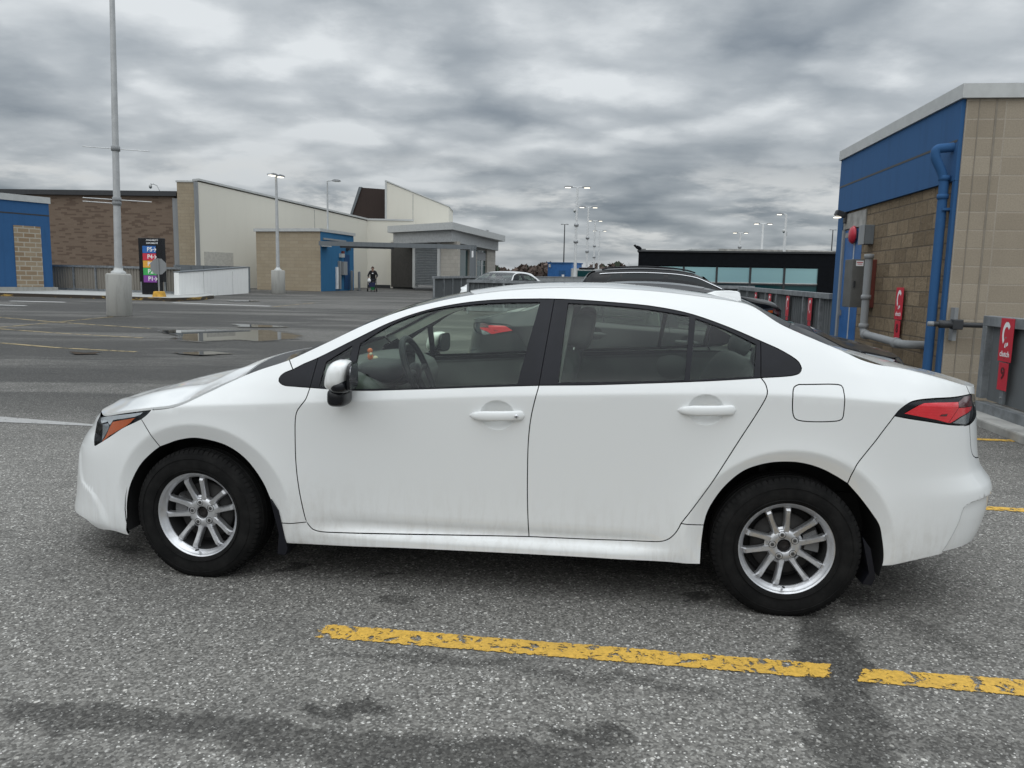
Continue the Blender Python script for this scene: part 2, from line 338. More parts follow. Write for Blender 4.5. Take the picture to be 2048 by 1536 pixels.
def streaked(name, base, amt=.5, sc=2.0):
    q = NT(name, base, .85); a = q.noise(q.coord('Object', (3, 3, .35)), sc, 7, .65, .3); b_ = q.noise(q.coord('Object'), 9, 6, .7)
    c = q.mix(q.math('MULTIPLY', q.sm(a, .45, .75), amt), base, tuple(.45*v_ for v_ in base)); q.col(q.mix(q.math('MULTIPLY', q.sm(b_, .5, .75), amt*.5), c, tuple(.65*v_ for v_ in base))); return q.m
M_castconc = streaked('cast_concrete', (.36, .355, .33), .45)
M_cream = streaked('cream_render', (.68, .655, .575), .05, .8)
M_wblock = streaked('chipped_white_paint', (.86, .86, .84), .18)
M_blue = streaked('blue_painted_steel', (.022, .095, .235), .25)
M_bluedoor = simple('bright_blue_door', (.025, .12, .33), .45)
M_galv = streaked('galvanised_steel', (.30, .31, .315), .3); MATS['galvanised_steel'].node_tree.nodes['Principled BSDF'].inputs['Metallic'].default_value = .3
M_steelgrey = streaked('grey_painted_steel', (.155, .17, .18), .3)
M_corr = streaked('grey_corrugated_panel', (.12, .13, .135), .3)
M_fencerail = simple('galvanised_rail', (.24, .255, .265), .5, .4, var=.25)
M_pole = simple('light_grey_pole', (.46, .47, .47), .45, .2, var=.08)
M_polew = simple('white_pole', (.66, .67, .67), .5, .1, var=.06)
M_cap = simple('pale_metal_coping', (.50, .51, .50), .5, .2, var=.06)
M_blackwall = simple('black_cladding', (.005, .006, .008), .8, var=.2, Specular_IOR_Level=.12)
M_brown = streaked('dark_brown_cladding', (.035, .022, .018), .3)
M_brick = brick_mat('brown_brick', (.185, .132, .094), (.215, .155, .112), (.20, .155, .118), .40, .10, .012, dark=((.105, .070, .050), .74), bump=.2)
M_tanblock = brick_mat('tan_split_block', (.36, .295, .205), (.40, .335, .24), (.31, .26, .19), .6, .2, .015, bump=.3)
M_buffblock = brick_mat('buff_smooth_block', (.315, .265, .20), (.395, .34, .265), (.395, .345, .28), .44, .215, .010, off=.0, bump=.35, nscale=60)
M_splitb = brick_mat('rough_split_block', (.185, .135, .082), (.30, .228, .145), (.14, .11, .078), .40, .20, .010, bump=1.0, nscale=11, face=2.6)
M_stonepanel = brick_mat('pale_stone_cladding', (.40, .375, .33), (.47, .44, .39), (.34, .32, .28), .5, .25, .012, bump=.3)
M_yellow = simple('yellow_paint', (.55, .30, .035), .7, var=.25)
M_redm = simple('dark_red_box', (.13, .028, .019), .55)
M_redsign = simple('red_sign_sheet', (.52, .025, .045), .45, var=.05)
M_white_p = simple('white_sign_print', (.80, .80, .80), .5, var=.03)
M_num = simple('dark_number_print', (.10, .008, .012), .5)
M_lamp = emit('lamp_light', (1, .93, .78), 2.4)
M_lampoff = simple('lamp_head_metal', (.34, .35, .36), .45, .4)
M_dark = simple('dark_metal', (.03, .032, .035), .5)
M_louv = simple('grey_louvre', (.30, .32, .33), .5, .3)
M_winglass = NT('teal_reflecting_window', (.42, .68, .70), .30, .92).m
M_winlow = NT('dark_teal_window', (.012, .055, .06), .06).m
def watermat():
    q = NT('standing_water', (.05, .05, .048), .012, 0, IOR=2.5); at_ = q.n('ShaderNodeAttribute'); at_.attribute_name = 'edge'
    nz = q.noise(q.coord('World', (.7, 2.6, 1)), 2.0, 7, .62, .5); q.val(q.b.inputs['Alpha'], q.sm(q.math('ADD', at_.outputs['Fac'], q.math('MULTIPLY', q.math('SUBTRACT', nz, .5), 1.5)), .32, .72)); q.rgh(q.math('SUBTRACT', .30, q.math('MULTIPLY', q.sm(at_.outputs['Fac'], .3, .8), .29))); return q.m
M_water = watermat()

# ------------------------------------------------------------------ ground
ys = sorted(set([-40, -10, -4] + list(np.arange(-2, 20, .5)) + list(np.arange(20, 100, 3)) + [130, 200, 300, 400]))
xs = [-120, -60, -30, -15, -8, -4, 0, 4, 8, 15, 30, 60, 120]
g = MB(); vs = [(x, y, gz(y)) for y in ys for x in xs]; nx = len(xs)
g.add(vs, [(j*nx+i, j*nx+i+1, (j+1)*nx+i+1, (j+1)*nx+i) for j in range(len(ys)-1) for i in range(nx-1)], 0, True)
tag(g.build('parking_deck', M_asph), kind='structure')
def sheet_mat(name, base, thr, sc=26, rough=.75, soft=.04):
    q = NT(name, base, rough); wv = q.coord('World'); a = q.noise(wv, sc, 8, .68, .4); b_ = q.noise(wv, 140, 4, .7)
    q.col(q.mix(q.sm(q.noise(wv, 60, 5, .7), .3, .75), base, tuple(.66*v_ for v_ in base)))
    k = q.math('ADD', a, q.math('MULTIPLY', q.math('SUBTRACT', b_, .5), .22)); wl_ = q.noise(q.coord('World', (.5, 1, 1)), 2.6, 5, .6)
    lk_ = q.b.inputs['Base Color'].links[0].from_socket; q.col(q.mix(q.math('MULTIPLY', q.sm(wl_, .45, .7), .45), lk_, tuple(.5*v_+.03 for v_ in base)))
    q.val(q.b.inputs['Alpha'], q.sm(k, thr-soft, thr+soft)); q.bump(b_, .4, .003); return q.m
M_line = sheet_mat('chipped_yellow_line', (.70, .42, .065), .445, 20)
t_ = MATS['chipped_yellow_line'].node_tree; q_ = NT.__new__(NT); q_.m = MATS['chipped_yellow_line']; q_.t = t_; q_.b = t_.nodes['Principled BSDF']
at_ = q_.n('ShaderNodeAttribute'); at_.attribute_name = 'edge'; old_ = q_.b.inputs['Alpha'].links[0].from_socket
rg_ = q_.noise(q_.coord('World'), 34, 6, .7); big_ = q_.noise(q_.coord('World', (.6, 2.2, 1)), 5, 5, .6, .6)
q_.val(q_.b.inputs['Alpha'], q_.math('MULTIPLY', q_.math('MULTIPLY', old_, q_.sm(big_, .30, .34)), q_.sm(q_.math('ADD', at_.outputs['Fac'], q_.math('MULTIPLY', q_.math('SUBTRACT', rg_, .5), 2.2)), .35, .55)))
M_linefar = sheet_mat('faded_yellow_line', (.34, .265, .13), .44, 4, soft=.10)
M_linewh = sheet_mat('white_road_line', (.74, .74, .72), .33, 6)
def sheet(name, quads, mat, h=.004, n=40):
    b = MB(); ed = []
    for qd in quads:
        P = [onground(*p_) for p_ in qd]; vs = []
        for i in range(n+1):
            t = i/n; a = P[0].lerp(P[1], t); c_ = P[3].lerp(P[2], t); end = 0 if i in (0, n) else 1
            for w_, e_ in ((0, 0), (.14, 1), (.86, 1), (1, 0)):
                p_ = a.lerp(c_, w_); vs.append((p_.x, p_.y, gz(p_.y)+h)); ed.append(float(e_*end))
        b.add(vs, [(4*i+k+1, 4*i+k+5, 4*i+k+4, 4*i+k) for i in range(n) for k in range(3)])
    me = b.mesh(name, mat); at_ = me.attributes.new('edge', 'FLOAT', 'POINT'); at_.data.foreach_set('value', ed)
    return tag(link(name, me), kind='structure')
def gline(name, pts, width, mat, h=.004):
    b = MB(); P = [onground(*p_) for p_ in pts]; Q = []
    for i in range(len(P)-1):
        n = max(1, int((P[i+1]-P[i]).length/.8))
        for k in range(n): Q.append(P[i].lerp(P[i+1], k/n))
    Q.append(P[-1]); vs = []
    for i, p_ in enumerate(Q):
        t = Q[min(i+1, len(Q)-1)]-Q[max(i-1, 0)]; nrm = Vector((-t.y, t.x, 0)).normalized()*width/2
        for s_ in (1, -1):
            r_ = p_+nrm*s_; vs.append((r_.x, r_.y, gz(r_.y)+h))
    b.add(vs, [(2*i, 2*i+1, 2*i+3, 2*i+2) for i in range(len(Q)-1)])
    return tag(b.build(name, mat), kind='structure')
sheet('bay_line', [[(642, 1247), (1672, 1329), (1668, 1362), (624, 1277)], [(1720, 1336), (2110, 1364), (2110, 1401), (1713, 1366)]], M_line)
LA, LB = onground(636, 1262), onground(1668, 1345); LD = (LB-LA).normalized(); LN = Vector((-LD.y, LD.x, 0))
def bay_line(px, py, right):
    q = onground(px, py); k = (q-LA).dot(LN); p0 = LA+LN*k; L_ = (q-LA).dot(LD)+right; b = MB(); ed = []; n = 60; vs = []
    for i in range(n+1):
        for w_, e_ in ((-.052, 0), (-.037, 1), (.037, 1), (.052, 0)):
            r_ = p0+LD*(L_*i/n)+LN*w_; vs.append((r_.x, r_.y, gz(r_.y)+.004)); ed.append(float(e_*(0 < i < n)))
    b.add(vs, [(4*i+j, 4*i+4+j, 4*i+5+j, 4*i+1+j) for i in range(n) for j in range(3)])
    me = b.mesh('bay_line', M_line); a_ = me.attributes.new('edge', 'FLOAT', 'POINT'); a_.data.foreach_set('value', ed); return tag(link('bay_line', me), kind='structure')
bay_line(2048, 883, .2); bay_line(2048, 1021, .6)
gline('bay_line', [(-40, 631), (0, 635), (120, 645), (300, 657)], .10, M_linefar); gline('bay_line', [(-30, 658), (110, 645), (226, 634)], .10, M_linefar, .008)
gline('bay_line', [(-40, 654), (0, 658), (125, 667), (285, 676)], .10, M_linefar); gline('bay_line', [(-40, 682), (0, 686), (120, 696), (272, 704)], .10, M_linefar)
gline('road_line', [(20, 602), (130, 604.5)], .22, M_linewh); gline('road_line', [(-40, 609), (52, 611.5)], .2, M_linewh); gline('road_line', [(345, 605.5), (450, 609.5), (540, 612.5)], .2, M_linewh); gline('road_line', [(545, 614), (628, 606)], .10, M_linefar, .007)
gline('island_line', [(900, 604), (850, 609), (805, 616), (784, 621), (790, 625), (830, 622), (900, 615)], .13, M_line)
# standing water: level sheets with ragged shores
def puddle(name, P, seed):
    rnd = random.Random(seed); b = MB(); pts = [onground(*p_) for p_ in P]; zz = max(gz(p_.y) for p_ in pts)+.0035; Q = []
    c_ = sum(pts, Vector())/len(pts)
    for i in range(len(pts)):
        a, e_ = pts[i], pts[(i+1) % len(pts)]; n = max(2, int((e_-a).length/.25))
        for k in range(n): Q.append(a.lerp(e_, k/n))
    n = len(Q); vs = []
    for k_, sc_ in ((1.45, 0), (.72, 1), (.4, 1)): vs += [(c_.x+(q.x-c_.x)*(1+(k_-1)*min(1, .9/max(.2, abs(q.x-c_.x)))), c_.y+(q.y-c_.y)*k_, zz) for q in Q]
    fs = [(r*n+i, (r+1)*n+i, (r+1)*n+(i+1) % n, r*n+(i+1) % n) for r in range(2) for i in range(n)]; vs.append((c_.x, c_.y, zz)); fs += [(2*n+i, 3*n, 2*n+(i+1) % n) for i in range(n)]
    b.add(vs, fs); me = b.mesh(name, M_water); at_ = me.attributes.new('edge', 'FLOAT', 'POINT'); at_.data.foreach_set('value', [0.]*n+[1.]*(2*n+1))
    return tag(link(name, me), kind='structure')
puddle('puddle_water', [(326, 661), (420, 659), (540, 661), (575, 667), (598, 672), (585, 678), (520, 683), (470, 681), (400, 684), (345, 679), (365, 673), (330, 667)], 3)
puddle('puddle_water', [(470, 648), (560, 652), (575, 656), (480, 655)], 4)
M_linegrey = sheet_mat('faded_pale_strip', (.36, .355, .345), .36, 9)
sheet('road_line', [[(-480, 792), (195, 850), (192, 853), (-480, 824)]], M_linegrey, n=20)
puddle('puddle_water', [(140, 703), (170, 707), (200, 704), (190, 709), (150, 710)], 6)
puddle('puddle_water', [(345, 707), (420, 703), (470, 708), (400, 712)], 7)
puddle('puddle_water', [(455, 602), (500, 601), (520, 603), (470, 604)], 8)

# ------------------------------------------------------------------ frames: a vertical plane in the world that the parts of a building are laid out on
class Frame:
    def __init__(s, p0, p1):
        s.o = Vector((p0[0], p0[1], 0)); d = Vector((p1[0]-p0[0], p1[1]-p0[1], 0)); s.len = d.length; s.d = d.normalized(); s.n = Vector((-s.d.y, s.d.x, 0)); s.rz = math.atan2(d.y, d.x)
    def pt(s, px, py, off=0.):
        d = Vector(ray(px, py)); o = Vector((0, 0, CAM_H)); den = d.dot(s.n); t = (s.o+s.n*off-o).dot(s.n)/den; P = o+d*t-s.o
        return P.dot(s.d), P.z
    def thing(s, name, label, cat, group=None): return thing(name, label, cat, s.o, s.rz, group)
def bx(name, parent, x0, x1, y0, y1, z0, z1, mat, bev=0): return MB().box(((x0+x1)/2, (y0+y1)/2, (z0+z1)/2), (abs(x1-x0), abs(y1-y0), abs(z1-z0)), bev=bev).build(name, mat, parent)
def face_poly(name, parent, pts, y0, y1, mat):
    """a slab in the frame's plane from (x, z) points"""
    return MB().prism(pts, -y1, -y0, M=Matrix(((1, 0, 0, 0), (0, 0, -1, 0), (0, 1, 0, 0), (0, 0, 0, 1)))).build(name, mat, parent)

# ---- right-hand service building
c0 = at(1668, 600, 14.1); c1 = at(1888, 700, 9.45)
F1 = Frame((c0.x, c0.y), (c1.x, c1.y))            # the wall with the door, facing left
bR = F1.thing('service_building', 'block service building with blue fascia, wall pipes and door at right', 'building')
Lr = F1.len; zt = 3.93
P = F1.pt
ztopL = P(1684, 326)[1]; ztopR = P(1933, 196)[1]; zsoff = P(1800, 395)[1]
zt = .5*(ztopL+ztopR)
xb0 = P(1690, 420)[0]
bx('wall', bR, .30, Lr-.02, .0, 3.0, -.1, zsoff, M_splitb)
bx('corner_post', bR, .0, .295, -.03, 3.0, -.1, zsoff, M_blue)
bx('fascia', bR, .0, Lr-.02, -.05, 3.0, zsoff+.003, zt, M_blue); bx('fascia_groove', bR, .02, Lr-.05, -.053, -.05, .5*(zsoff+zt)-.015, .5*(zsoff+zt)+.015, M_dark)
bx('roof', bR, -.04, Lr+.05, -.08, 4.2, zt+.003, zt+.165, M_cap)
# gable wall facing the camera (turned a right angle at the near corner)
gw = part('wall', bR, (Lr, 0, 0), (0, 0, R(90))); gw.name = 'gable_wall'
bx('block_facing', gw, -.004, 1.02, -.0, .2, -.1, zt, M_buffblock); bx('block_facing', gw, 1.022, 4.0, .006, .2, -.1, zt, brick_mat('rough_buff_block', (.30, .235, .165), (.36, .29, .21), (.43, .375, .30), .40, .20, .012, bump=.9, nscale=16, face=1.4))
M_joint = simple('brown_grey_joint', (.235, .205, .165), .9)
F2 = Frame((c1.x, c1.y), (c1.x+F1.n.x*4, c1.y+F1.n.y*4))
u, _z = F2.pt(1975, 400); bx('control_joint', gw, u-.012, u+.012, -.004, .0, -.1, zt-.002, M_joint)
u, _z = F2.pt(1941, 400); bx('control_joint', gw, u-.006, u+.006, -.004, .0, -.1, zt-.002, M_joint)

def pipe(name, pts, r, mat, parent, n=14):
    """a pipe with rounded bends"""
    pts = [Vector(q) for q in pts]; Q = [pts[0]]
    for i in range(1, len(pts)-1):
        a, b_, c_ = pts[i-1], pts[i], pts[i+1]; k = min(r*2.2, (a-b_).length*.45, (c_-b_).length*.45); p0 = b_+(a-b_).normalized()*k; p1 = b_+(c_-b_).normalized()*k
        for t in np.linspace(0, 1, 7): Q.append(p0*(1-t)**2+b_*2*t*(1-t)+p1*t*t)
    Q.append(pts[-1]); return MB().tube(Q, r, 0, n).build(name, mat, parent)
# blue downpipe with offset and collars
xd, zd = P(1900, 720, -.12); xt, zt2 = P(1908, 345, -.12); xe, ze = P(1893, 292, -.2)
dp = part('downpipe', bR)
xc = Lr-.17
pipe('pipe', [(xc, -.11, 0), (xc, -.11, zt2-.02), (xc+.0, -.24, ze-.10), (xc+.0, -.24, ze), (xc+.03, .0, ze+.02)], .055, M_blue, dp)
for z_ in (zt2-.03, zt2-.25): MB().lathe([(.055, -.03), (.066, -.028), (.066, .028), (.055, .03)], c=(xc, -.11, z_), n=20).build('collar', M_blue, dp)
bx('bracket', dp, xc-.09, xc+.09, -.13, -.005, zt2-.42, zt2-.39, M_blue)
bx('corner_board', bR, Lr-.10, Lr-.021, -.045, -.003, -.05, zsoff, M_blue)
# door set
xa, za = P(1686, 440); xd2, zd2 = P(1712, 455)
zdoor = P(1690, 462)[1]
bx('door_lintel', bR, .30, 1.45, -.02, -.002, zdoor+.02, zdoor+.28, M_conc)
dr = bx('door', bR, .40, 1.30, -.004, .02, .02, zdoor, M_bluedoor); bx('handle', dr, .47, .50, -.06, -.005, .95, 1.05, M_galv)
bx('door_frame', bR, .302, .392, -.035, .02, 0, zdoor+.01, M_galv); bx('door_closer', dr, .65, 1.0, -.08, -.005, zdoor-.14, zdoor-.06, M_galv); bx('weather_strip', dr, .92, .96, -.012, -.0045, .02, zdoor-.15, M_cap)
# wall lamp, alarm bell, junction box, cabinets, riser
def wallpos(px, py, off=0.): x, z = P(px, py, off); return x, z
x, z = P(1695, 435); wl = thing('wall_lamp', 'small black lit lamp above the blue door of the service building', 'lamp', F1.o+F1.d*x-F1.n*.0+Vector((0, 0, z)), F1.rz)
MB().box((0, -.03, 0), (.10, .06, .20), bev=.012).box((0, -.13, .06), (.14, .16, .10), bev=.02, M=Matrix.Rotation(R(-20), 3, 'X')).build('lamp_body', M_dark, wl); MB().box((0, -.17, -.002), (.10, .10, .012)).build('lamp_glass', M_lamp, wl)
x, z = P(1712, 470); ab = thing('alarm_bell', 'round red alarm bell on the block wall beside the blue door', 'bell', F1.o+F1.d*x+Vector((0, 0, z)), F1.rz)
MB().lathe([(.0001, -.11), (.06, -.108), (.12, -.09), (.15, -.055), (.152, -.04), (.14, -.038), (.05, -.03), (.05, .0)], axis='Y', n=32).build('gong', simple('bell_red', (.45, .02, .04), .35), ab); bx('back_box', ab, -.06, .06, -.03, .0, -.06, .06, M_galv)
x, z = P(1743, 470); jb = thing('junction_box', 'grey square junction box right of the red alarm bell', 'junction box', F1.o+F1.d*x+Vector((0, 0, z)), F1.rz)
bx('box_body', jb, -.13, .13, -.14, -.0, -.15, .15, M_steelgrey, .01); bx('box_cover', jb, -.135, .135, -.16, -.142, -.155, .155, M_galv, .008)
xq0, zq1 = P(1738, 520); xq1, zq0 = P(1745, 612)
x, z = P(1722, 518, -.28); _, zl = P(1722, 616, -.28)
hc = thing('hose_cabinet', 'grey steel cabinet with red side on the wall left of the riser pipe', 'cabinet', F1.o+F1.d*x+Vector((0, 0, zl)), F1.rz)
hh = z-zl
bx('cabinet_box', hc, -.50, -.12, -.16, .0, 0, hh, M_redm, .008); cdr = bx('cabinet_front', hc, -.50, -.118, -.36, -.163, .0, hh, simple('brushed_cabinet_steel', (.125, .125, .118), .55, .2), .006); bx('latch', cdr, -.117, -.095, -.33, -.305, hh*.42, hh*.55, M_dark); bx('notice', cdr, -.1175, -.115, -.31, -.20, hh*.86, hh*.97, M_white_p)
MB().box((-.1144, -.255, hh*.935), (.001, .09, .012)).box((-.1144, -.255, hh*.90), (.001, .07, .009)).build('notice_print', M_redsign, cdr)
xr, zr1 = P(1740, 510, -.25); _, zr0 = P(1731, 668, -.25); xh, zh = P(1846, 706, -.02)
rp = thing('riser_pipe', 'galvanised pipe that drops beside the grey cabinet and turns along the wall', 'pipe', F1.o+F1.d*xr, F1.rz)
L_h = xh-xr; zlow = .42 if zr0 < .2 else zr0
pipe('pipe', [(0, -.26, zr1), (0, -.26, zlow), (L_h-.05, -.26, zlow-.04), (L_h-.05, -.0, zlow-.04)], .055, M_galv, rp)
for q in ((0, -.26, zr1-.02), (0, -.26, zlow+.55), (0, -.26, zlow+.12)): MB().lathe([(.055, -.035), (.07, -.03), (.07, .03), (.055, .035)], c=q, n=20).build('coupling', M_galv, rp)
for q in (.12, L_h-.28): MB().lathe([(.055, -.04), (.072, -.035), (.072, .035), (.055, .04)], c=(q, -.26, zlow-.004-.04*q/L_h), axis='X', n=20).build('coupling', M_galv, rp)
# black pipe stub on the gable, fed from behind the parapet
u0, zp = F2.pt(1960, 650, -.14); u1_, _ = F2.pt(1858, 647, -.14)
sp_ = thing('drain_pipe', 'short black pipe bracketed to the gable wall and ending past the corner', 'pipe', F2.o+Vector((0, 0, zp)), F2.rz)
ub, _ = F2.pt(1913, 650, -.14)
pipe('pipe', [(1.3, -.14, -.01), (u1_+.05, -.14, .0)], .032, M_dark, sp_); MB().lathe([(.034, -.09), (.048, -.085), (.048, .085), (.034, .09)], c=(u1_+.2, -.14, 0), axis='X', n=18).build('coupling', M_dark, sp_); MB().lathe([(.0001, -.03), (.03, -.03), (.03, .03), (.0001, .03)], c=(u1_+.02, -.14, 0), axis='X', n=16).build('brass_end', M_galv, sp_)
bx('bracket', sp_, ub-.022, ub+.022, -.11, -.0, -.2, .2, M_galv); bx('clamp', sp_, ub-.06, ub+.06, -.19, -.10, -.06, .06, M_dark, .01)

# ---- steel parapets along the deck edge
def parapet(name, label, p0, p1, h, group, post=1.25, rib=.16, panel=None):
    fr = Frame(p0, p1); L_ = fr.len; z0, z1 = gz(p0[1]), gz(p1[1])
    root = thing(name, label, 'parapet', Vector((p0[0], p0[1], z0)), fr.rz, group); sl_ = (z1-z0)/L_
    def bar(nm, x0, x1, y0, y1, a0, a1, mat):
        vs = [(x0, y0, a0+sl_*x0), (x1, y0, a0+sl_*x1), (x1, y1, a0+sl_*x1), (x0, y1, a0+sl_*x0), (x0, y0, a1+sl_*x0), (x1, y0, a1+sl_*x1), (x1, y1, a1+sl_*x1), (x0, y1, a1+sl_*x0)]
        return MB().add(vs, [(3,2,1,0),(4,5,6,7),(0,1,5,4),(1,2,6,5),(2,3,7,6),(3,0,4,7)]).build(nm, mat, root)
    bar('top_rail', 0, L_, -.06, .07, h-.10, h, M_fencerail); bar('bottom_rail', 0, L_, -.05, .07, .10, .22, M_fencerail)
    pm = MB(); n = int(L_/rib)
    prof = []
    for i in range(n+1):
        x = L_*i/n
        prof += [(x, .035), (x+rib*.3, .035), (x+rib*.38, .0), (x+rib*.62, .0), (x+rib*.7, .035)]
    prof = [(min(a, L_-.001), b_) for a, b_ in prof]
    vs = []
    for x, y in prof: vs += [(x, y, .16+sl_*x), (x, y, h-.05+sl_*x)]
    pm.add(vs, [(2*i, 2*i+2, 2*i+3, 2*i+1) for i in range(len(prof)-1)]); pm.build('corrugated_panel', panel or M_corr, root)
    for k in range(int(L_/post)+1):
        x = min(k*post+.04, L_-.05); bar('post', x-.035, x+.035, -.045, .03, .0, h-.1, M_fencerail)
    return root, fr
c2 = at(1966, 700, 8.55); c3 = (4.62, 3.7)
eR, FE = None, Frame((c2.x, c2.y), c3)
edge = thing('steel_parapet', 'tall grey steel parapet with bolted panels carrying the sign numbered 9', 'parapet', FE.o, FE.rz)
LE = FE.len; he = 1.16
MB().box((LE/2, .03, he-.055), (LE, .12, .11), bev=.006).build('top_rail', M_fencerail, edge); MB().box((LE/2, .03, .15), (LE, .12, .12), bev=.006).build('bottom_rail', M_fencerail, edge)
MB().box((.05, .03, .65), (.10, .118, .80), bev=.004).build('post', M_fencerail, edge)
for k in range(1, 6):
    x = .28+.62*k-.35*(k > 0); pst = MB().box((x, -.012, .65), (.075, .03, .80), bev=.004).build('post', M_steelgrey, edge)
    for z_ in (.32, .62, .95): MB().lathe([(.0001, -.012), (.009, -.012), (.012, -.006), (.014, .0)], c=(x, -.027, z_), axis='Y', n=10).build('bolt', M_galv, pst)
for k in range(5):
    x0 = .11+.90*k; MB().box((x0+.44, .045, .65), (.86, .02, .82)).build('panel', M_corr, edge)
kb = MB().box((LE/2-.2, .0, .05), (LE+.4, .5, .11), bev=.02).build('concrete_kerb', M_conc); kb.location = FE.o; kb.rotation_euler = (0, 0, FE.rz); tag(kb, kind='structure')
# far run of the same edge, beyond the building, and its return
gE = 'corrugated steel parapets round the deck'
a0, a1 = at(1662, 640, 14.2), at(1480, 600, 23.6)
parapet('steel_parapet', 'grey ribbed parapet hung with red bay signs beside the service building', (a1.x, a1.y), (a0.x, a0.y), 1.12, gE)
b0_ = at(1508, 600, 23.9); parapet('steel_parapet', 'short grey ribbed parapet below the teal windows, behind the black car', (b0_.x-9, b0_.y+2.2), (b0_.x, b0_.y), 1.14, gE)

# ---- bay signs: red sheet with emblem, word and number
def bay_sign(px, pytop, frame, num, label, off=-.01, w_=.27, h1=.45, h2=.29, far=False):
    x, z = frame.pt(px, pytop, off); s_ = thing('bay_sign', label, 'sign', frame.o+frame.d*x+frame.n*off+Vector((0, 0, z)), frame.rz, 'red numbered bay signs')
    p1_ = MB().box((0, 0, -h1/2), (w_, .006, h1), bev=.002).build('upper_sheet', M_redsign, s_)
    p2_ = MB().box((0, .002, -h1-.012-h2/2), (w_*.72, .006, h2), bev=.002).build('number_sheet', M_redsign, s_)
    T_ = lambda z_, x_=0, k=1.: Matrix(((1, 0, 0, x_), (0, 0, -1, -.0042), (0, 1, 0, z_), (0, 0, 0, 1)))
    # emblem: a thick open ring with a notch cut off at its lower end
    em = MB(); ro, ri, cz = .084, .050, -.165
    def arc(a0, a1, n):
        o_ = []
        for i in range(n): 
            b0, b1 = a0+(a1-a0)*i/n, a0+(a1-a0)*(i+1)/n
            em.add([(r*math.cos(t)*1.0, -.0044, cz+r*1.55*math.sin(t)) for r, t in ((ri, b0), (ri, b1), (ro, b1), (ro, b0))], [(0, 1, 2, 3)])
    arc(R(38), R(232), 26)
    em.add([(-.022, -.0044, cz-.137), (.007, -.0044, cz-.142), (.005, -.0044, cz-.090), (-.007, -.0044, cz-.088)], [(0, 1, 2, 3)])
    em.add([(.017, -.0044, cz-.130), (.055, -.0044, cz-.110), (.048, -.0044, cz-.081), (.022, -.0044, cz-.088)], [(0, 1, 2, 3)])
    em.build('emblem', M_white_p, p1_)
    if not far:
        text_part('word', 'clutch', .082, M_white_p, p1_, T_(-.372), .0008, .0012)
    if num: text_part('number', num, .17, M_num, p2_, T_(-h1-.012-h2*.40), .0008, .004)
    for z_ in (-.035, -h1+.035): MB().lathe([(.0001, -.0055), (.006, -.005), (.007, -.003)], c=(0, 0, z_), axis='Y', n=8).build('rivet', M_dark, s_)
    return s_
s9 = bay_sign(2017, 637, FE, '9', 'red sign with white emblem above the dark number 9 on the tall parapet', off=-.034)
bay_sign(1801, 575, F1, '8', 'red sign with the number 8 on the rough block wall', off=-.04)
FF = Frame((a1.x, a1.y), (a0.x, a0.y))
for px, py, lb in ((1621, 596, 'red sign on the ribbed parapet, nearest to the service building'), (1576, 592, 'red sign on the ribbed parapet, second from the service building'), (1540, 588, 'red sign on the ribbed parapet, third from the service building'), (1512, 585, 'red sign on the ribbed parapet, farthest from the service building')):
    bay_sign(px, py, FF, None, lb, off=-.07, far=True)

# ---- left-hand blue building
q0, q1 = at(-60, 560, 33.0), at(106, 560, 36.0)
FB = Frame((q0.x, q0.y), (q1.x, q1.y)); P = FB.pt
bb = FB.thing('stair_building', 'small blue building with pale coping and a tan block panel at far left', 'building')
L_ = FB.len; z1 = P(101, 408)[1]; zb_ = P(60, 574)[1]; gB = gz(35)
bx('wall', bb, 0, L_, 0, 5, zb_, z1, M_blue); bx('coping', bb, -.1, L_+.06, -.06, 5.1, z1+.002, z1+.28, M_cap)
bx('base', bb, -.02, L_+.15, -.12, 5, gB-.1, zb_-.002, M_castconc)
x0_, za = P(26, 450); x1_, _ = P(80, 450); bx('block_panel', bb, x0_, x1_, -.03, -.002, zb_+.003, za, brick_mat('patched_block', (.36, .29, .20), (.25, .165, .095), (.44, .40, .33), .5, .21, .03, bump=.4))
zg = P(50, 428)[1]; bx('fascia_groove', bb, 0, L_, -.004, -.0005, zg-.03, zg+.03, M_dark)
# ---- long brown brick building
q0, q1 = at(-90, 560, 50.0), at(364, 560, 49.0)
FK = Frame((q0.x, q0.y), (q1.x, q1.y)); P = FK.pt
bk = FK.thing('brick_building', 'long low brown brick building with black roof edge beyond the deck', 'building')
L_ = FK.len; z1 = P(200, 391)[1]
bx('wall', bk, 0, L_-.3, 0, 9, -2, z1, M_brick); bx('roof_edge', bk, 0, L_-.05, -.25, 9.1, z1+.002, z1+.30, M_dark)
bx('pilaster', bk, L_-.38, L_-.02, -.12, -.002, -2, z1-.12, M_galv)
x0_, _ = P(362, 450); x1_, za = P(397, 366)
bx('block_tower', bk, x0_, x1_+.05, -.35, 6, -2, za, M_tanblock); bx('tower_coping', bk, x0_-.05, x1_+.1, -.4, 6.1, za+.002, za+.10, M_cap)
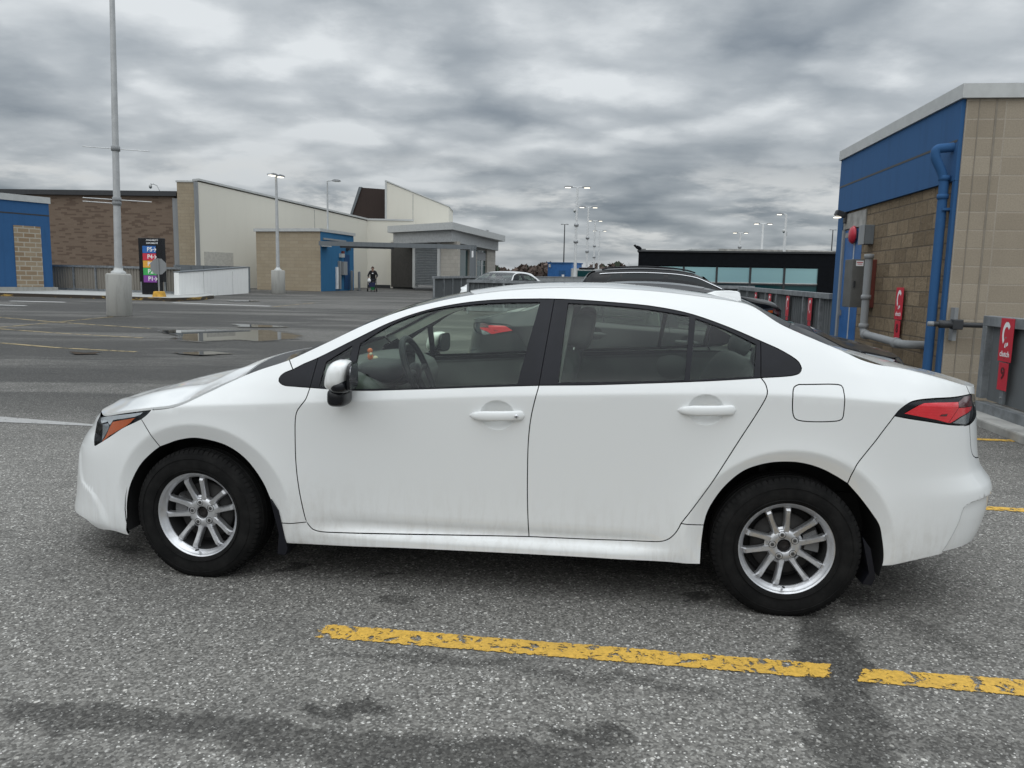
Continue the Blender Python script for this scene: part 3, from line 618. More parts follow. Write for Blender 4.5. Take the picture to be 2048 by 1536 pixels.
# camera on a bent pole on its roof
x_, z_ = P(320, 389, 2.); cp = thing('camera_pole', 'bent pole with a hanging dome camera on the brown brick roof', 'security camera', FK.o+FK.d*x_+FK.n*2+Vector((0, 0, z1)), FK.rz)
def dome_camera(root, base, dx, h, sc_=1.0, pole=True):
    m = MB(); m.tube([(0, 0, base), (0, 0, base+h*.55), (dx*.25, 0, base+h*.88), (dx*.6, 0, base+h), (dx*.95, 0, base+h), (dx, 0, base+h*.97)], .03*sc_, 0, 8); m.build('pole', M_pole, root)
    MB().lathe([(.0001, .02), (.05, .02), (.09, -.02), (.10, -.16), (.085, -.17)], c=(dx, 0, base+h*.95), n=16).build('camera_housing', M_cap, root); MB().ico((dx, 0, base+h*.95-.17), .085, 0, 2).build('camera_dome', M_winlow, root)
dome_camera(cp, 0, -.62, .98, 1.3)
# ---- cream building running back from the brick one
w0, w1, w2 = at(398, 560, 48.0), at(735, 560, 60.0), at(826, 560, 60.0)
FC = Frame((w0.x, w0.y), (w1.x, w1.y)); P = FC.pt
bc = FC.thing('cream_building', 'large cream rendered building with a long wall running back to the middle', 'building')
pts = [(0, -2), (FC.len, -2), P(735, 442), P(398, 364)]
face_poly('wall', bc, pts, 0, .5, M_cream)
ta, tb_ = P(396, 361), P(735, 440)
face_poly('coping', bc, [(ta[0], ta[1]), (tb_[0], tb_[1]), (tb_[0], tb_[1]+.12), (ta[0], ta[1]+.12)], -.08, .6, M_cap)
bx('corner_trim', bc, -.15, .12, -.05, -.002, -2, P(398, 364)[1], M_galv)
xg0, zg0 = P(408, 503); xg1, _ = P(466, 503); bx('grey_panel', bc, xg0, xg1, -.015, -.002, 0, zg0, simple('grey_patch_render', (.47, .455, .41), .85))
xg, _ = P(630, 500); bx('joint', bc, xg-.02, xg+.02, -.006, -.002, 0, P(630, 420)[1], M_conc)
FC2 = Frame((w1.x, w1.y), (w2.x, w2.y)); P2 = FC2.pt
cw = part('return_wall', bc, (FC.len, 0, 0), (0, 0, FC2.rz-FC.rz))
bx('wall', cw, 0, FC2.len, 0, .4, -2, P2(760, 441)[1], M_cream); bx('coping', cw, 0, FC2.len, -.06, .5, P2(760, 441)[1]+.002, P2(760, 438)[1]+.02, M_cap)
bx('base_strip', cw, -.2, FC2.len, -.02, -.002, gz(60)-.1, P2(780, 570)[1], M_dark)
# passage: a side wall that turns back into the dark opening
bx('passage_wall', cw, P2(782, 500)[0], P2(786, 500)[0], -.25, -.003, gz(60)-.05, P2(780, 480)[1], M_cream)
# dark brown roof light and the tall cream box over the pavilion
FD = Frame(tuple(at(698, 500, 63.0))[:2], tuple(at(906, 500, 63.0))[:2]); P3 = FD.pt
rl = FD.thing('roof_monitor', 'dark brown sloping roof monitor behind the cream wall', 'roof structure')
face_poly('cladding', rl, [P3(699, 445), P3(776, 445), P3(776, 379), P3(722, 375)], 0, 1.5, M_brown); face_poly('edge_trim', rl, [P3(697, 440), P3(701, 440), P3(724, 374), P3(718, 374)], -.1, 1.6, M_steelgrey)
cb = FD.thing('tall_cream_block', 'tall cream block with a falling roofline above the grey canopy', 'building')
face_poly('wall', cb, [P3(778, 455), P3(900, 455), P3(900, 417), P3(778, 368)], -1.2, 3, M_cream); face_poly('edge_trim', cb, [P3(775, 455), P3(778.5, 455), P3(778.5, 367), P3(775, 365)], -1.25, 3, M_cap); face_poly('coping', cb, [P3(775, 366), P3(901, 417), P3(901, 415), P3(775, 363.5)], -1.26, 3.05, M_cap)
xg, zg = P3(826, 388, -1.2); bx('joint', cb, xg-.02, xg+.02, -1.21, -1.201, P3(826, 455)[1], zg, M_conc)
# ---- entrance pavilion with deep canopy
pa, pb = at(775, 560, 55.0), at(904, 560, 50.0); pc = at(1009, 560, 64.0)
FP = Frame((pa.x, pa.y), (pb.x, pb.y)); P = FP.pt
pv = FP.thing('entrance_pavilion', 'grey entrance pavilion with a deep flat canopy, louvres and stone walls', 'building')
za, zb2 = P(840, 448)[1], P(840, 462)[1]
v2 = Vector((pc.x-pb.x, pc.y-pb.y, 0)); lx, ly = v2.dot(FP.d), v2.dot(FP.n)
poly = [(0, 0), (FP.len, 0), (FP.len+lx, ly), (lx, ly+1)]
MB().prism(poly, zb2, za).build('canopy', M_cap, pv)
ins = [(.35, .25), (FP.len-.5, .35), (FP.len+lx-.8, ly), (lx, ly)]
MB().prism(ins, zb2-.75, zb2-.003).build('soffit_band', simple('pale_grey_band', (.36, .37, .37), .5), pv)
gP = gz(54)
def slab(nm, px0, px1, pyt, pyb, mat, off=.8, th=.25): 
    x0, zt_ = P(px0, pyt, off); x1, zb = P(px1, pyb, off); return bx(nm, pv, x0, x1, off, off+th, zb, zt_, mat)
slab('end_wall', 782, 829, 485, 575, M_black if False else simple('passage_shade', (.05, .047, .042), .9), 2.6);  # near-black colour stands for the shade inside the passage
lv = part('louvre_screen', pv); x0, zt_ = P(830, 472, .7); x1, zb = P(874, 571, .7)
bx('backing', lv, x0, x1, .78, .85, zb, zt_, M_steelgrey)
sl2 = MB(); nS = 30
for k in range(nS): sl2.box(((x0+x1)/2, .72, zb+(zt_-zb)*(k+.5)/nS), (x1-x0, .10, (zt_-zb)/nS*.55), M=Matrix.Rotation(R(25), 3, 'X'))
tag(sl2.build('slats', M_louv, lv), None)
slab('column', 825, 829.5, 470, 575, M_cap, .65, .3); slab('column', 874.5, 879, 470, 573, M_cap, .65, .3)
slab('stone_wall', 880, 914, 484, 560, M_stonepanel, .75); 
FP2 = Frame((pb.x, pb.y), (pc.x, pc.y)); Q2 = FP2.pt
sd2 = part('side_front', pv, (FP.len, 0, 0), (0, 0, FP2.rz-FP.rz))
def slab2(nm, px0, px1, pyt, pyb, mat, off=.9, th=.2):
    x0, zt_ = Q2(px0, pyt, off); x1, zb = Q2(px1, pyb, off); return bx(nm, sd2, x0, x1, off, off+th, zb, zt_, mat)
slab2('dark_door', 914, 939, 498, 575, M_winlow, 1.0); slab2('stone_pier', 939.5, 953, 500, 575, M_stonepanel, .85); slab2('window', 953.5, 974, 500, 566, M_winlow, 1.0); slab2('stone_pier', 974.5, 990, 498, 566, M_stonepanel, .85)
slab2('window_bar', 953.5, 974, 530, 531.5, M_cap, .97, .03); slab2('window_bar', 963, 964, 500, 566, M_cap, .97, .029); slab2('window_band', 953.5, 974, 503, 522, M_galv, .96, .02)
# ---- tan hut with blue end and its flood lamp
ha, hb, hcn = at(514, 560, 48.0), at(641.5, 560, 46.6), at(707, 560, 51.0)
FH = Frame((ha.x, ha.y), (hb.x, hb.y)); P = FH.pt
hut = FH.thing('block_hut', 'tan block hut with a bright blue end wall and pale coping', 'building')
zt_ = P(575, 463)[1]; FH2 = Frame((hb.x, hb.y), (hcn.x, hcn.y)); Q2 = FH2.pt
v3 = FH2.d*FH2.len; ex_, ey_ = v3.dot(FH.d), v3.dot(FH.n); fpt = [(0, 0), (FH.len, 0), (FH.len+ex_, ey_), (ex_*.6, ey_+.5)]
MB().prism(fpt, -.2, zt_).build('wall', M_tanblock, hut); MB().prism([(-.1, -.1), (FH.len+.08, -.1), (FH.len+ex_+.12, ey_+.1), (ex_*.6-.1, ey_+.6)], zt_+.002, zt_+.18).build('coping', M_cap, hut)
he_ = part('blue_end', hut, (FH.len, 0, 0), (0, 0, FH2.rz-FH.rz))
bx('end_skin', he_, 0.01, FH2.len-.01, -.03, -.003, 0, zt_-.005, streaked('bright_blue_block', (.02, .13, .27), .2))
def hp(nm, px0, px1, pyt, pyb, d_, mat): x0, z1_ = Q2(px0, pyt); x1, z0_ = Q2(px1, pyb); return bx(nm, he_, x0, x1, -d_-.03, -.032, z0_, z1_, mat)
hp('door', 687, 698, 509, 578, .03, simple('deep_blue_door', (.012, .06, .16), .5)); hp('white_pipe', 670, 673, 534, 578, .12, M_white_p); hp('grey_pipe', 674.5, 678, 522, 578, .14, M_galv); hp('meter_box', 679, 687, 523, 550, .25, M_galv); hp('small_box', 677, 683, 507, 515, .2, M_cap); hp('pipe_run', 645, 690, 479, 481, .06, M_galv); hp('bell', 681.5, 685, 502, 507, .12, M_redm); hp('bracket_lamp', 691, 695, 495, 501, .2, M_dark); hp('bracket', 641.5, 653, 490, 494, .3, M_cap)
# ---- height bar
ga, gb = at(641, 560, 46.2), at(950, 560, 41.5)
FG = Frame((ga.x, ga.y), (gb.x, gb.y)); P = FG.pt
hbm = FG.thing('height_bar', 'long grey steel height bar spanning from the hut to a post', 'barrier')
x1_, z1_ = P(950, 492.5); _, zlo = P(950, 497.5); zA, zB_ = P(642, 482)[1], P(642, 491)[1]; zA2, zB2 = P(950, 490.5)[1], P(950, 499)[1]
face_poly('beam', hbm, [(0, zB_), (FG.len, zB2), (FG.len, zA2), (0, zA)], -.12, .12, M_steelgrey)
xs0, xs1 = P(681, 490)[0], P(787, 490)[0]; f2 = lambda x: zB_+(zB2-zB_)*x/FG.len
face_poly('rubber_strip', hbm, [(xs0, f2(xs0)-.10), (xs1, f2(xs1)-.10), (xs1, f2(xs1)-.002), (xs0, f2(xs0)-.002)], -.06, .06, M_dark)
x0_, _ = P(941.5, 520); bx('post', hbm, x0_, FG.len-.02, -.12, .12, gz(42), zB2+.02, M_steelgrey); bx('reflector', hbm, FG.len-.15, FG.len-.05, -.13, -.121, P(946, 515)[1], P(946, 502)[1], M_white_p)
for k, (px, pyt, pyb, lb) in enumerate(((718.5, 543, 581.5, 'thin dark bollard nearest the walking person'), (703.5, 541, 581, 'grey bollard against the blue hut door'))):
    p_ = onground(px, pyb); hgt = at(px, pyt, p_.y).z-p_.z; bo = thing('bollard', lb, 'bollard', p_, 0, 'steel bollards by the hut'); MB().lathe([(.0001, hgt), (.05, hgt-.01), (.075, hgt-.03), (.08, hgt-.06), (.08, 0)], n=20).build('post', M_steelgrey, bo); MB().lathe([(.0001, .03), (.14, .03), (.15, .0)], n=20).build('base_plate', M_dark, bo)
# ---- ramp walls, pavement island
ra, rb_ = at(357.5, 566, 33.5), at(496.5, 560, 41.0)
FR = Frame((ra.x, ra.y), (rb_.x, rb_.y)); P = FR.pt
rw = FR.thing('ramp_wall', 'low white painted concrete wall of the ramp with scuffed lower edge', 'wall')
face_poly('wall', rw, [(0, gz(33)-.05), (FR.len, gz(41)-.05), P(496.5, 535), P(357.5, 545.5)], 0, .22, M_wblock); face_poly('coping', rw, [P(357.5, 545.5), P(496.5, 535), (P(496.5, 535)[0], P(496.5, 535)[1]+.05), (P(357.5, 545.5)[0], P(357.5, 545.5)[1]+.05)], -.03, .25, M_steelgrey)
for px in (407, 465): xj, _ = P(px, 550); bx('joint', rw, xj-.012, xj+.012, -.004, .0, gz(36), P(px, 543)[1], M_conc)
sa, sb = at(352, 560, 39.5), at(500, 560, 43.5); FS = Frame((sa.x, sa.y), (sb.x, sb.y)); P = FS.pt
rw2 = FS.thing('ramp_wall', 'grey panelled far wall of the ramp behind the white one', 'wall')
face_poly('wall', rw2, [(0, 0), (FS.len, 0), P(500, 533.5), P(352, 529.5)], 0, .2, M_steelgrey)
for px in (358, 382, 407, 436, 458): xj, _ = P(px, 532); bx('joint', rw2, xj-.02, xj+.02, -.02, .0, .2, P(px, 532)[1], M_corr)
fa, fb_ = at(104, 560, 37.4), at(360, 560, 35.0)
parapet('steel_parapet', 'long grey ribbed parapet in front of the brown brick wall', (fa.x, fa.y), (fb_.x, fb_.y), 1.32, gE, post=1.35, panel=streaked('taupe_corrugated_panel', (.235, .215, .185), .3))
bx_ = at(867, 560, 34.0); by_ = at(1020, 560, 47.0)
parapet('steel_parapet', 'grey ribbed parapet end standing just left of the distant white car', (bx_.x, bx_.y), (by_.x, by_.y), 1.15, gE)
fa, fb_ = at(996, 560, 56.0), at(1330, 560, 50.0); FX = Frame((fa.x, fa.y), (fb_.x, fb_.y)); P = FX.pt
pw = FX.thing('panel_wall', 'pale smooth panel wall at the far edge of the deck left of the black car', 'wall')
zt_ = P(1100, 554.5)[1]; bx('wall', pw, 0, FX.len, 0, .25, 0, zt_, simple('pale_panel', (.30, .315, .32), .6)); bx('coping', pw, 0, FX.len, -.04, .3, zt_+.002, zt_+.06, M_galv)
for k in range(1, int(FX.len/1.5)): bx('joint', pw, 1.5*k-.012, 1.5*k+.012, -.005, .0, 0, zt_-.01, M_steelgrey)
# pavement with kerb
PV = [(-60, 590.5), (0, 592), (107, 595), (215, 598), (265, 600), (342, 603), (400, 601), (428, 597), (424, 594), (392, 590), (358, 588), (300, 584.5), (107, 579), (-60, 575)]
pts = [onground(*q) for q in PV]; n = len(pts); b = MB()
vs = [(q.x, q.y, q.z-.05) for q in pts]+[(q.x, q.y, q.z+.13) for q in pts]
b.add(vs, [tuple(range(n, 2*n))[::1]], 0); b.add(vs, [(i, (i+1) % n, n+(i+1) % n, n+i) for i in range(n)], 1)
M_kerb = sheet_mat('chipped_kerb_paint', (.50, .30, .05), .5, 3, .8)
def kerbmat():
    q = NT('stained_kerb', (.3, .3, .3), .9); a = q.noise(q.coord('World', (1, 1, 3)), 1.1, 7, .65, .3); q.col(q.mix(q.sm(a, .52, .60), (.050, .040, .031), (.42, .27, .07))); return q.m
M_kerb2 = kerbmat(); M_pave = streaked('pale_pavement', (.36, .365, .355), .3)
pvm = b.build('pavement', [M_pave, M_kerb2]); tag(pvm, kind='structure')
# kerb top paint
gl = MB()
for i in range(7):
    a_, c_ = pts[i], pts[i+1]; d_ = (c_-a_).normalized(); nn = Vector((-d_.y, d_.x, 0))*.16
    gl.add([(a_.x, a_.y, a_.z+.134), (c_.x, c_.y, c_.z+.134), (c_.x+nn.x, c_.y+nn.y, c_.z+.134), (a_.x+nn.x, a_.y+nn.y, a_.z+.134)], [(0, 1, 2, 3)])
tag(gl.build('kerb_top', M_kerb2), kind='structure')
# ---- black building with teal glazing
ba, bd = at(1275, 560, 31.5), at(1690, 560, 30.0); FQ = Frame((ba.x, ba.y), (bd.x, bd.y)); P = FQ.pt
bq = FQ.thing('black_building', 'black clad building with a row of teal windows beyond the parapet', 'building')
zt_ = P(1450, 505.5)[1]
rows = [(1302, 1365, 531, 565), (1369, 1432, 532, 565), (1435, 1499, 534, 565.5), (1502.5, 1567, 535.5, 567), (1571, 1637, 537.5, 568.5)]
xw0, xw1 = P(1302, 530)[0], P(1637, 540)[0]; zw1 = P(1470, 533.5)[1]; zw0 = P(1470, 566)[1]
bx('cladding', bq, 0, FQ.len, 0, 8, zw1, zt_, M_blackwall); bx('cladding', bq, 0, xw0, 0, 8, -6, zw1-.001, M_blackwall); bx('cladding', bq, xw1, FQ.len, 0, 8, -6, zw1-.001, M_blackwall)
bx('parapet_cap', bq, -.05, FQ.len, -.05, 8, zt_+.002, zt_+.07, M_dark)
for r in rows:
    x0_, _ = P(r[0], 550); x1_, _ = P(r[1], 550)
    wn = bx('window', bq, x0_, x1_, .10, .14, zw0+.03, zw1-.03, M_winglass); bx('window_low', bq, x0_, x1_, .10, .14, -1.5, zw0-.06, M_winlow)
    bx('window_trim', bq, x0_, x1_, .05, .099, zw0+.0, zw0+.035, M_cap)
bx('mullion_band', bq, xw0, xw1, .06, .2, zw0-.06, zw0-.002, M_dark); bx('room_back', bq, xw0, xw1, .145, .3, -1.6, zw1, M_blackwall)
for i in range(4):
    xm = .5*(P(rows[i][1], 550)[0]+P(rows[i+1][0], 550)[0]); bx('mullion', bq, xm-.04, xm+.04, .04, .2, -1.6, zw1-.002, M_dark)
# ---- pale structure behind the black roof
ua, ub = at(1385, 500, 60.0), at(1700, 500, 60.0); FU = Frame((ua.x, ua.y), (ub.x, ub.y)); P = FU.pt
up = FU.thing('upper_deck', 'pale concrete upper deck edge showing above the black roof', 'building')
bx('deck_edge', up, P(1440, 500)[0], FU.len, 0, 6, P(1500, 505)[1]-.5, P(1500, 498.5)[1], M_conc); bx('plant_box', up, 0, P(1440, 500)[0]-.01, .3, 5, P(1410, 506)[1]-.5, P(1410, 498)[1], M_cap)
# ---- blue stair hut and white plant box far off
ka, kb_ = at(1095, 560, 66.0), at(1143, 560, 65.0); FZ = Frame((ka.x, ka.y), (kb_.x, kb_.y)); P = FZ.pt
kh = FZ.thing('stair_hut', 'small far blue stair hut standing at the far edge of the deck', 'building')
zt_ = P(1119, 527)[1]; bx('wall', kh, 0, FZ.len, 0, 2.2, 0, zt_, M_bluedoor); bx('roof', kh, -.06, FZ.len+.06, -.06, 2.3, zt_+.002, zt_+.1, M_blue); x0_, z0_ = P(1118, 541); x1_, _ = P(1131, 541); bx('door', kh, x0_, x1_, -.03, -.002, .6, z0_, M_blue); x0_, z0_ = P(1100, 531); bx('wall_lamp', kh, x0_-.05, x0_+.08, -.15, -.002, z0_-.15, z0_+.1, M_cap)
xb_, zbx = P(1124, 552); bx('notice', kh, xb_, xb_+.22, -.04, -.031, zbx-.1, zbx+.12, M_white_p)
ma, mb_ = at(1143, 560, 64.0), at(1211, 560, 64.0); FY = Frame((ma.x, ma.y), (mb_.x, mb_.y)); P = FY.pt
wb = FY.thing('white_kiosk', 'low white kiosk right of the far blue stair hut', 'building'); zt_ = P(1180, 537.5)[1]; bx('wall', wb, 0, FY.len, 0, 2.5, 0, zt_, M_cap); x0_, z0_ = P(1155, 541); x1_, _ = P(1200, 541); bx('window', wb, x0_, x1_, -.02, -.002, z0_-.5, z0_, M_winlow)
# ---- lamp posts
G_L = 'lamp posts of the parking deck'
def lamp_post(label, px, pytop, Y, base=None, heads=2, span=1.05, r=.07, head_l=.55, colr=None, lit=True, rz=0., bands=0, conc=None, dirx=-1, z0=None):
    top = at(px, pytop, Y); zb = z0 if z0 is not None else gz(Y)
    if base is not None: bp = onground(*base); Y = bp.y; top = at(px, pytop, Y); x0 = bp.x; zb = bp.z
    else: x0 = top.x
    h = top.z-zb; root = thing('lamp_post', label, 'lamp post', (x0, Y, zb), rz, G_L); hb_ = 0
    if conc:
        hc_, rc = conc; MB().lathe([(rc-.02, .0), (rc, .03), (rc, hc_-.04), (rc-.03, hc_), (.0001, hc_)], n=36).build('concrete_base', M_castconc, root); hb_ = hc_
        bpm = MB().lathe([(.19, hb_), (.19, hb_+.05), (.12, hb_+.09), (r+.02, hb_+.16)], n=24); bpm.build('base_collar', M_cap, root)
    lean = top.x-x0; pts_ = [(lean*(z_-hb_)/(h-hb_)*0, 0, z_) for z_ in np.linspace(hb_, h, 8)]
    MB().tube(pts_, [r*(1.15-.45*t) for t in np.linspace(0, 1, 8)], 0, 16).build('pole', colr or M_pole, root)
    if heads:
        for s_ in ((-1, 1) if heads == 2 else (dirx,)):
            MB().tube([(0, 0, h), (s_*.25, 0, h+.03), (s_*(span-head_l*.6), 0, h+.02)], .035, 0, 8).build('arm', colr or M_pole, root)
            hd = MB(); pr = [(-.5, -.03), (-.46, .04), (-.2, .08), (.25, .07), (.48, .03), (.5, -.02)]
            hd.prism([(a*head_l, b_) for a, b_ in pr], -.14, .14, M=Matrix(((1, 0, 0, s_*span-(s_*head_l*.5)), (0, 0, 1, 0), (0, 1, 0, h+.02), (0, 0, 0, 1)))); ho = hd.build('lamp_head', M_lampoff, root)
            MB().box((s_*span-s_*head_l*.42, 0, h-.025), (head_l*.62, .2, .03)).build('lamp_glass', M_lamp if lit else M_cap, ho)
    for z_ in (np.linspace(.45, .62, 2)*h if bands else ()): MB().lathe([(r, -.12), (r+.07, -.1), (r+.07, .1), (r, .12)], c=(0, 0, z_), n=12).build('clamp', M_lampoff, root)
    return root, h
t1, h1 = lamp_post('tall near lamp post on a round concrete base with thin cross rods', 224, -60, 21, base=(239, 632), conc=(1.17, .325), r=.088, heads=2, rz=R(12)); t1.rotation_euler = (0, R(1.3), R(12))
for zpx, a_, c_, n_ in ((297, -.82, .85, 2), (399, -.85, .88, 2), (406, -.85, -.05, 1)):
    zz = at(231, zpx, t1.location.y).z-t1.location.z; MB().tube([(a_, 0, zz), (c_, 0, zz-.01)], .011, 0, 6).build('cross_rod', M_polew, t1); MB().lathe([(.08, -.07), (.115, -.06), (.115, .06), (.08, .07)], c=(0, 0, zz), n=16).build('clamp', M_galv, t1)
lamp_post('lamp post on a round concrete base in front of the tan hut', 557, 352, 39, base=(557, 588), conc=(1.24, .35), r=.085, heads=2, span=.55, rz=R(68))
lamp_post('single-arm lamp post standing on the roof of the tan hut', 654.5, 362, 48.5, heads=1, dirx=1, span=.82, head_l=.5, r=.06, z0=3.6, lit=False)
lamp_post('tallest twin-head lamp post left of the black building with a dome camera', 1155, 375, 62, heads=2, span=1.05, colr=M_polew, r=.115, bands=1, z0=1.2, head_l=.7)
r2, h2_ = lamp_post('second twin-head lamp post in the receding row left of the black building', 1177, 415, 78, heads=2, span=.95, colr=M_polew, r=.115, bands=1, z0=1.0, head_l=.7)
lamp_post('third twin-head lamp post in the receding row left of the black building', 1190.5, 442, 95, heads=2, span=.9, colr=M_polew, r=.115, bands=1, z0=1.0, head_l=.6)
lamp_post('farthest twin-head lamp post in the receding row left of the black building', 1199.5, 462, 113, heads=2, span=1.0, colr=M_polew, r=.115, z0=1.0, head_l=.6)
lamp_post('thin dark mast left of the row of white lamp posts', 1129.5, 449, 120, heads=2, span=.6, r=.10, colr=M_dark, lit=False, z0=0, head_l=.4)
lamp_post('twin-head lamp post with a small camera above the black roof, leftmost of the three there', 1481, 466, 80, heads=2, span=.78, colr=M_polew, r=.115, z0=3, head_l=.5, bands=1)
lamp_post('taller twin-head lamp post above the black roof, between its two neighbours', 1526.5, 448, 66, heads=2, span=.78, colr=M_polew, r=.115, z0=3, head_l=.5)
lamp_post('single-head lamp post above the black roof with a camera on its stem', 1573, 429, 60, heads=1, dirx=-1, span=.75, colr=M_polew, r=.115, z0=3, head_l=.5)
lamp_post('thin dark mast beside the blue edge of the service building', 1666, 460, 150, heads=2, span=.7, r=.12, colr=M_dark, lit=False, z0=0, head_l=.4)
lamp_post('small grey lamp on the far end of the canopy roof', 966, 462, 66, heads=1, dirx=1, span=.5, r=.03, head_l=.3, z0=4.6, lit=False)
for px, py, Y, dx, lb in ((1149, 421, 62, -.25, 'dome camera on the tallest of the twin-head lamp posts'), (1567, 462, 60, -.25, 'dome camera on the single-head lamp post over the black roof'), (1481, 491, 80, .02, 'small camera on the leftmost lamp post over the black roof')):
    p_ = at(px, py+10, Y); cc_ = thing('security_camera', lb, 'security camera', (p_.x-dx, p_.y, p_.z), 0, 'cameras on lamp posts'); dome_camera(cc_, 0, dx, .5, .9)

# ------------------------------------------------------------------ the sedan: body surface in car axes (x rearward from the front axle, y outward, z up)
def pchip(xs,ys):
    xs=np.array(xs,float); ys=np.array(ys,float); h=np.diff(xs); d=np.diff(ys)/h
    m=np.zeros_like(xs); m[0]=d[0]; m[-1]=d[-1]
    for i in range(1,len(xs)-1):
        if d[i-1]*d[i]>0:
            w1=2*h[i]+h[i-1]; w2=h[i]+2*h[i-1]; m[i]=(w1+w2)/(w1/d[i-1]+w2/d[i])
    def f(x):
        x=np.asarray(x,float); xc=np.clip(x,xs[0],xs[-1]); i=np.clip(np.searchsorted(xs,xc)-1,0,len(xs)-2)
        t=(xc-xs[i])/h[i]
        return ((2*t**3-3*t**2+1)*ys[i]+(t**3-2*t**2+t)*h[i]*m[i]+(-2*t**3+3*t**2)*ys[i+1]+(t**3-t**2)*h[i]*m[i+1]
                +np.where(x<xs[0],(x-xs[0])*m[0],0)+np.where(x>xs[-1],(x-xs[-1])*m[-1],0))
    return f
sp=lambda x,w: w*np.logaddexp(0,x/w)
def sst(a,b,x):
    t=np.clip((x-a)/(b-a),0,1); return t*t*(3-2*t)
ZB=pchip([-.95,-.58,-.3,0,.2,.44,1.0,1.6,2.2,2.72,3.2,3.69],[.66,.735,.80,.885,.935,.955,.972,.986,1.02,1.08,1.05,.99])
ZC=pchip([-.6,0,.3,.6,1.6,2.7,3.2,3.7],[.74,.835,.855,.875,.945,.985,.96,.92])
M1=pchip([-.6,-.2,.2,.5,1.0,1.6,2.3,2.8,3.2,3.7],[.80,.86,.68,.46,.44,.46,.50,.62,.80,.85])
M2=pchip([-.6,0,.44,1.0,1.6,2.3,2.8,3.2,3.7],[1.05,1.05,.60,.56,.55,.56,.68,.92,.97])
YL=pchip([.05,.12,.18,.21,.30,.36,.45,.55,.66,.80,.95,1.1],[.78,.815,.838,.845,.849,.851,.855,.861,.869,.880,.8925,.9045])
KX=pchip([-1,-.5,0,.6,2,2.7,3.1,3.7],[.975,.99,1.,1.,1.,1.,.992,.965])
def ledge(x,z):
    # rocker panel: an outward ledge below the doors
    wx=sst(.45,.85,x)*(1-sst(1.95,2.28,x))
    return wx*(.022*(1-sst(.245,.285,z))-.012*np.exp(-((z-.30)/.03)**2))
def W0(x,z):
    y=YL(z)*KX(x)+ledge(x,z)
    y=y-M1(x)*sp(z-ZC(x),.004)
    zz=z-ZB(x); y=y-(M2(x)-M1(x))*sp(zz,.008)-.50*np.maximum(zz,0)**2
    for xw,rl in ((.02,.445),(2.705,.445)):
        r=np.hypot(x-xw,(z-.305)); d=sp(r-rl,.004); 
        fl=.018*np.exp(-d/.09)-.34*sp(rl-r,.003)
        y=y+fl*sst(.1,.3,z)
    return y
XA,XB=-.10,2.78
NF,MF=2.6,2.5
NR,MR=3.3,3.0
SF= [[0.1, -0.8877], [0.16, -0.9629], [0.2, -1.0029], [0.24, -0.9931], [0.28, -0.9821], [0.33, -0.9725], [0.4, -0.9591], [0.48, -0.9437], [0.54, -0.9267], [0.6, -0.8881], [0.66, -0.8306], [0.7, -0.8034], [0.74, -0.7713], [0.78, -0.7943]]
SR= [[0.2, 3.5401], [0.25, 3.6652], [0.3, 3.708], [0.35, 3.7303], [0.4, 3.7441], [0.46, 3.7541], [0.52, 3.7545], [0.56, 3.7465], [0.6, 3.7175], [0.64, 3.6848], [0.7, 3.6634], [0.8, 3.6464], [0.88, 3.6337], [0.94, 3.6233], [0.98, 3.6254], [1.02, 3.6281], [1.06, 3.6153]]
XF=pchip(*zip(*SF)); XR=pchip(*zip(*SR))
def arctab(n,m,a,b):
    th=np.linspace(0,1,4001)**2; th=np.concatenate([th/2,1-th[::-1][1:]/2])
    x=a*np.sin(th*np.pi/2)**(2/n); y=b*np.maximum(np.cos(th*np.pi/2),0)**(2/m)
    l=np.concatenate([[0],np.cumsum(np.hypot(np.diff(x),np.diff(y)))])
    return l,th
LF,TF=arctab(NF,MF,.87,.87); LR,TR=arctab(NR,MR,.93,.85)
SMIN,SMAX=XA-LF[-1],XB+LR[-1]
def SA(s,z):
    s=np.asarray(s,float); z=np.asarray(z,float); s,z=np.broadcast_arrays(s,z)
    tn=np.interp(XA-s,LF,TF); tt=np.interp(s-XB,LR,TR)
    xf=XF(z); xr=XR(z)
    x=np.where(s<XA,XA-(XA-xf)*np.sin(tn*np.pi/2)**(2/NF),np.where(s>XB,XB+(xr-XB)*np.sin(tt*np.pi/2)**(2/NR),s))
    k=np.where(s<XA,np.maximum(np.cos(tn*np.pi/2),0)**(2/MF),np.where(s>XB,np.maximum(np.cos(tt*np.pi/2),0)**(2/MR),1.))
    y=np.maximum(W0(x,z),.05)*k
    return np.stack([x,y,z],-1)

# outlines of the panels on that surface (s along the side, z height)
F = {}
F['HOODGAP']=[(-0.742,0.745),(-0.417,0.79),(-0.21,0.818),(-0.134,0.826),(-0.069,0.836),(-0.001,0.87),(0.066,0.905),(0.133,0.938),(0.215,0.97)]
F['COWL']=[(0.24,0.982),(0.299,1.006),(0.372,1.03),(0.441,1.053)]
F['RAIL']=[(0.488,1.077),(0.604,1.135),(0.79,1.23),(0.982,1.303),(1.085,1.331),(1.177,1.353),(1.31,1.377),(1.476,1.398),(1.671,1.41),(1.856,1.414),(2.083,1.405),(2.303,1.385),(2.474,1.363),(2.539,1.349)]
F['RGLASS']=[(2.561,1.341),(2.571,1.32),(2.607,1.291),(2.715,1.241),(2.807,1.204),(2.884,1.18),(3.017,1.127),(3.11,1.11)]
F['TRUNK']=[(3.159,1.107),(3.254,1.089),(3.358,1.067),(3.463,1.042),(3.559,1.022)]
F['TRUNKEND']=[(3.569,1.008),(3.584,0.992)]
F['NOSEBOT']=[(-0.859,0.203),(-0.656,0.201),(-0.604,0.172),(-0.467,0.181),(-0.38,0.169)]
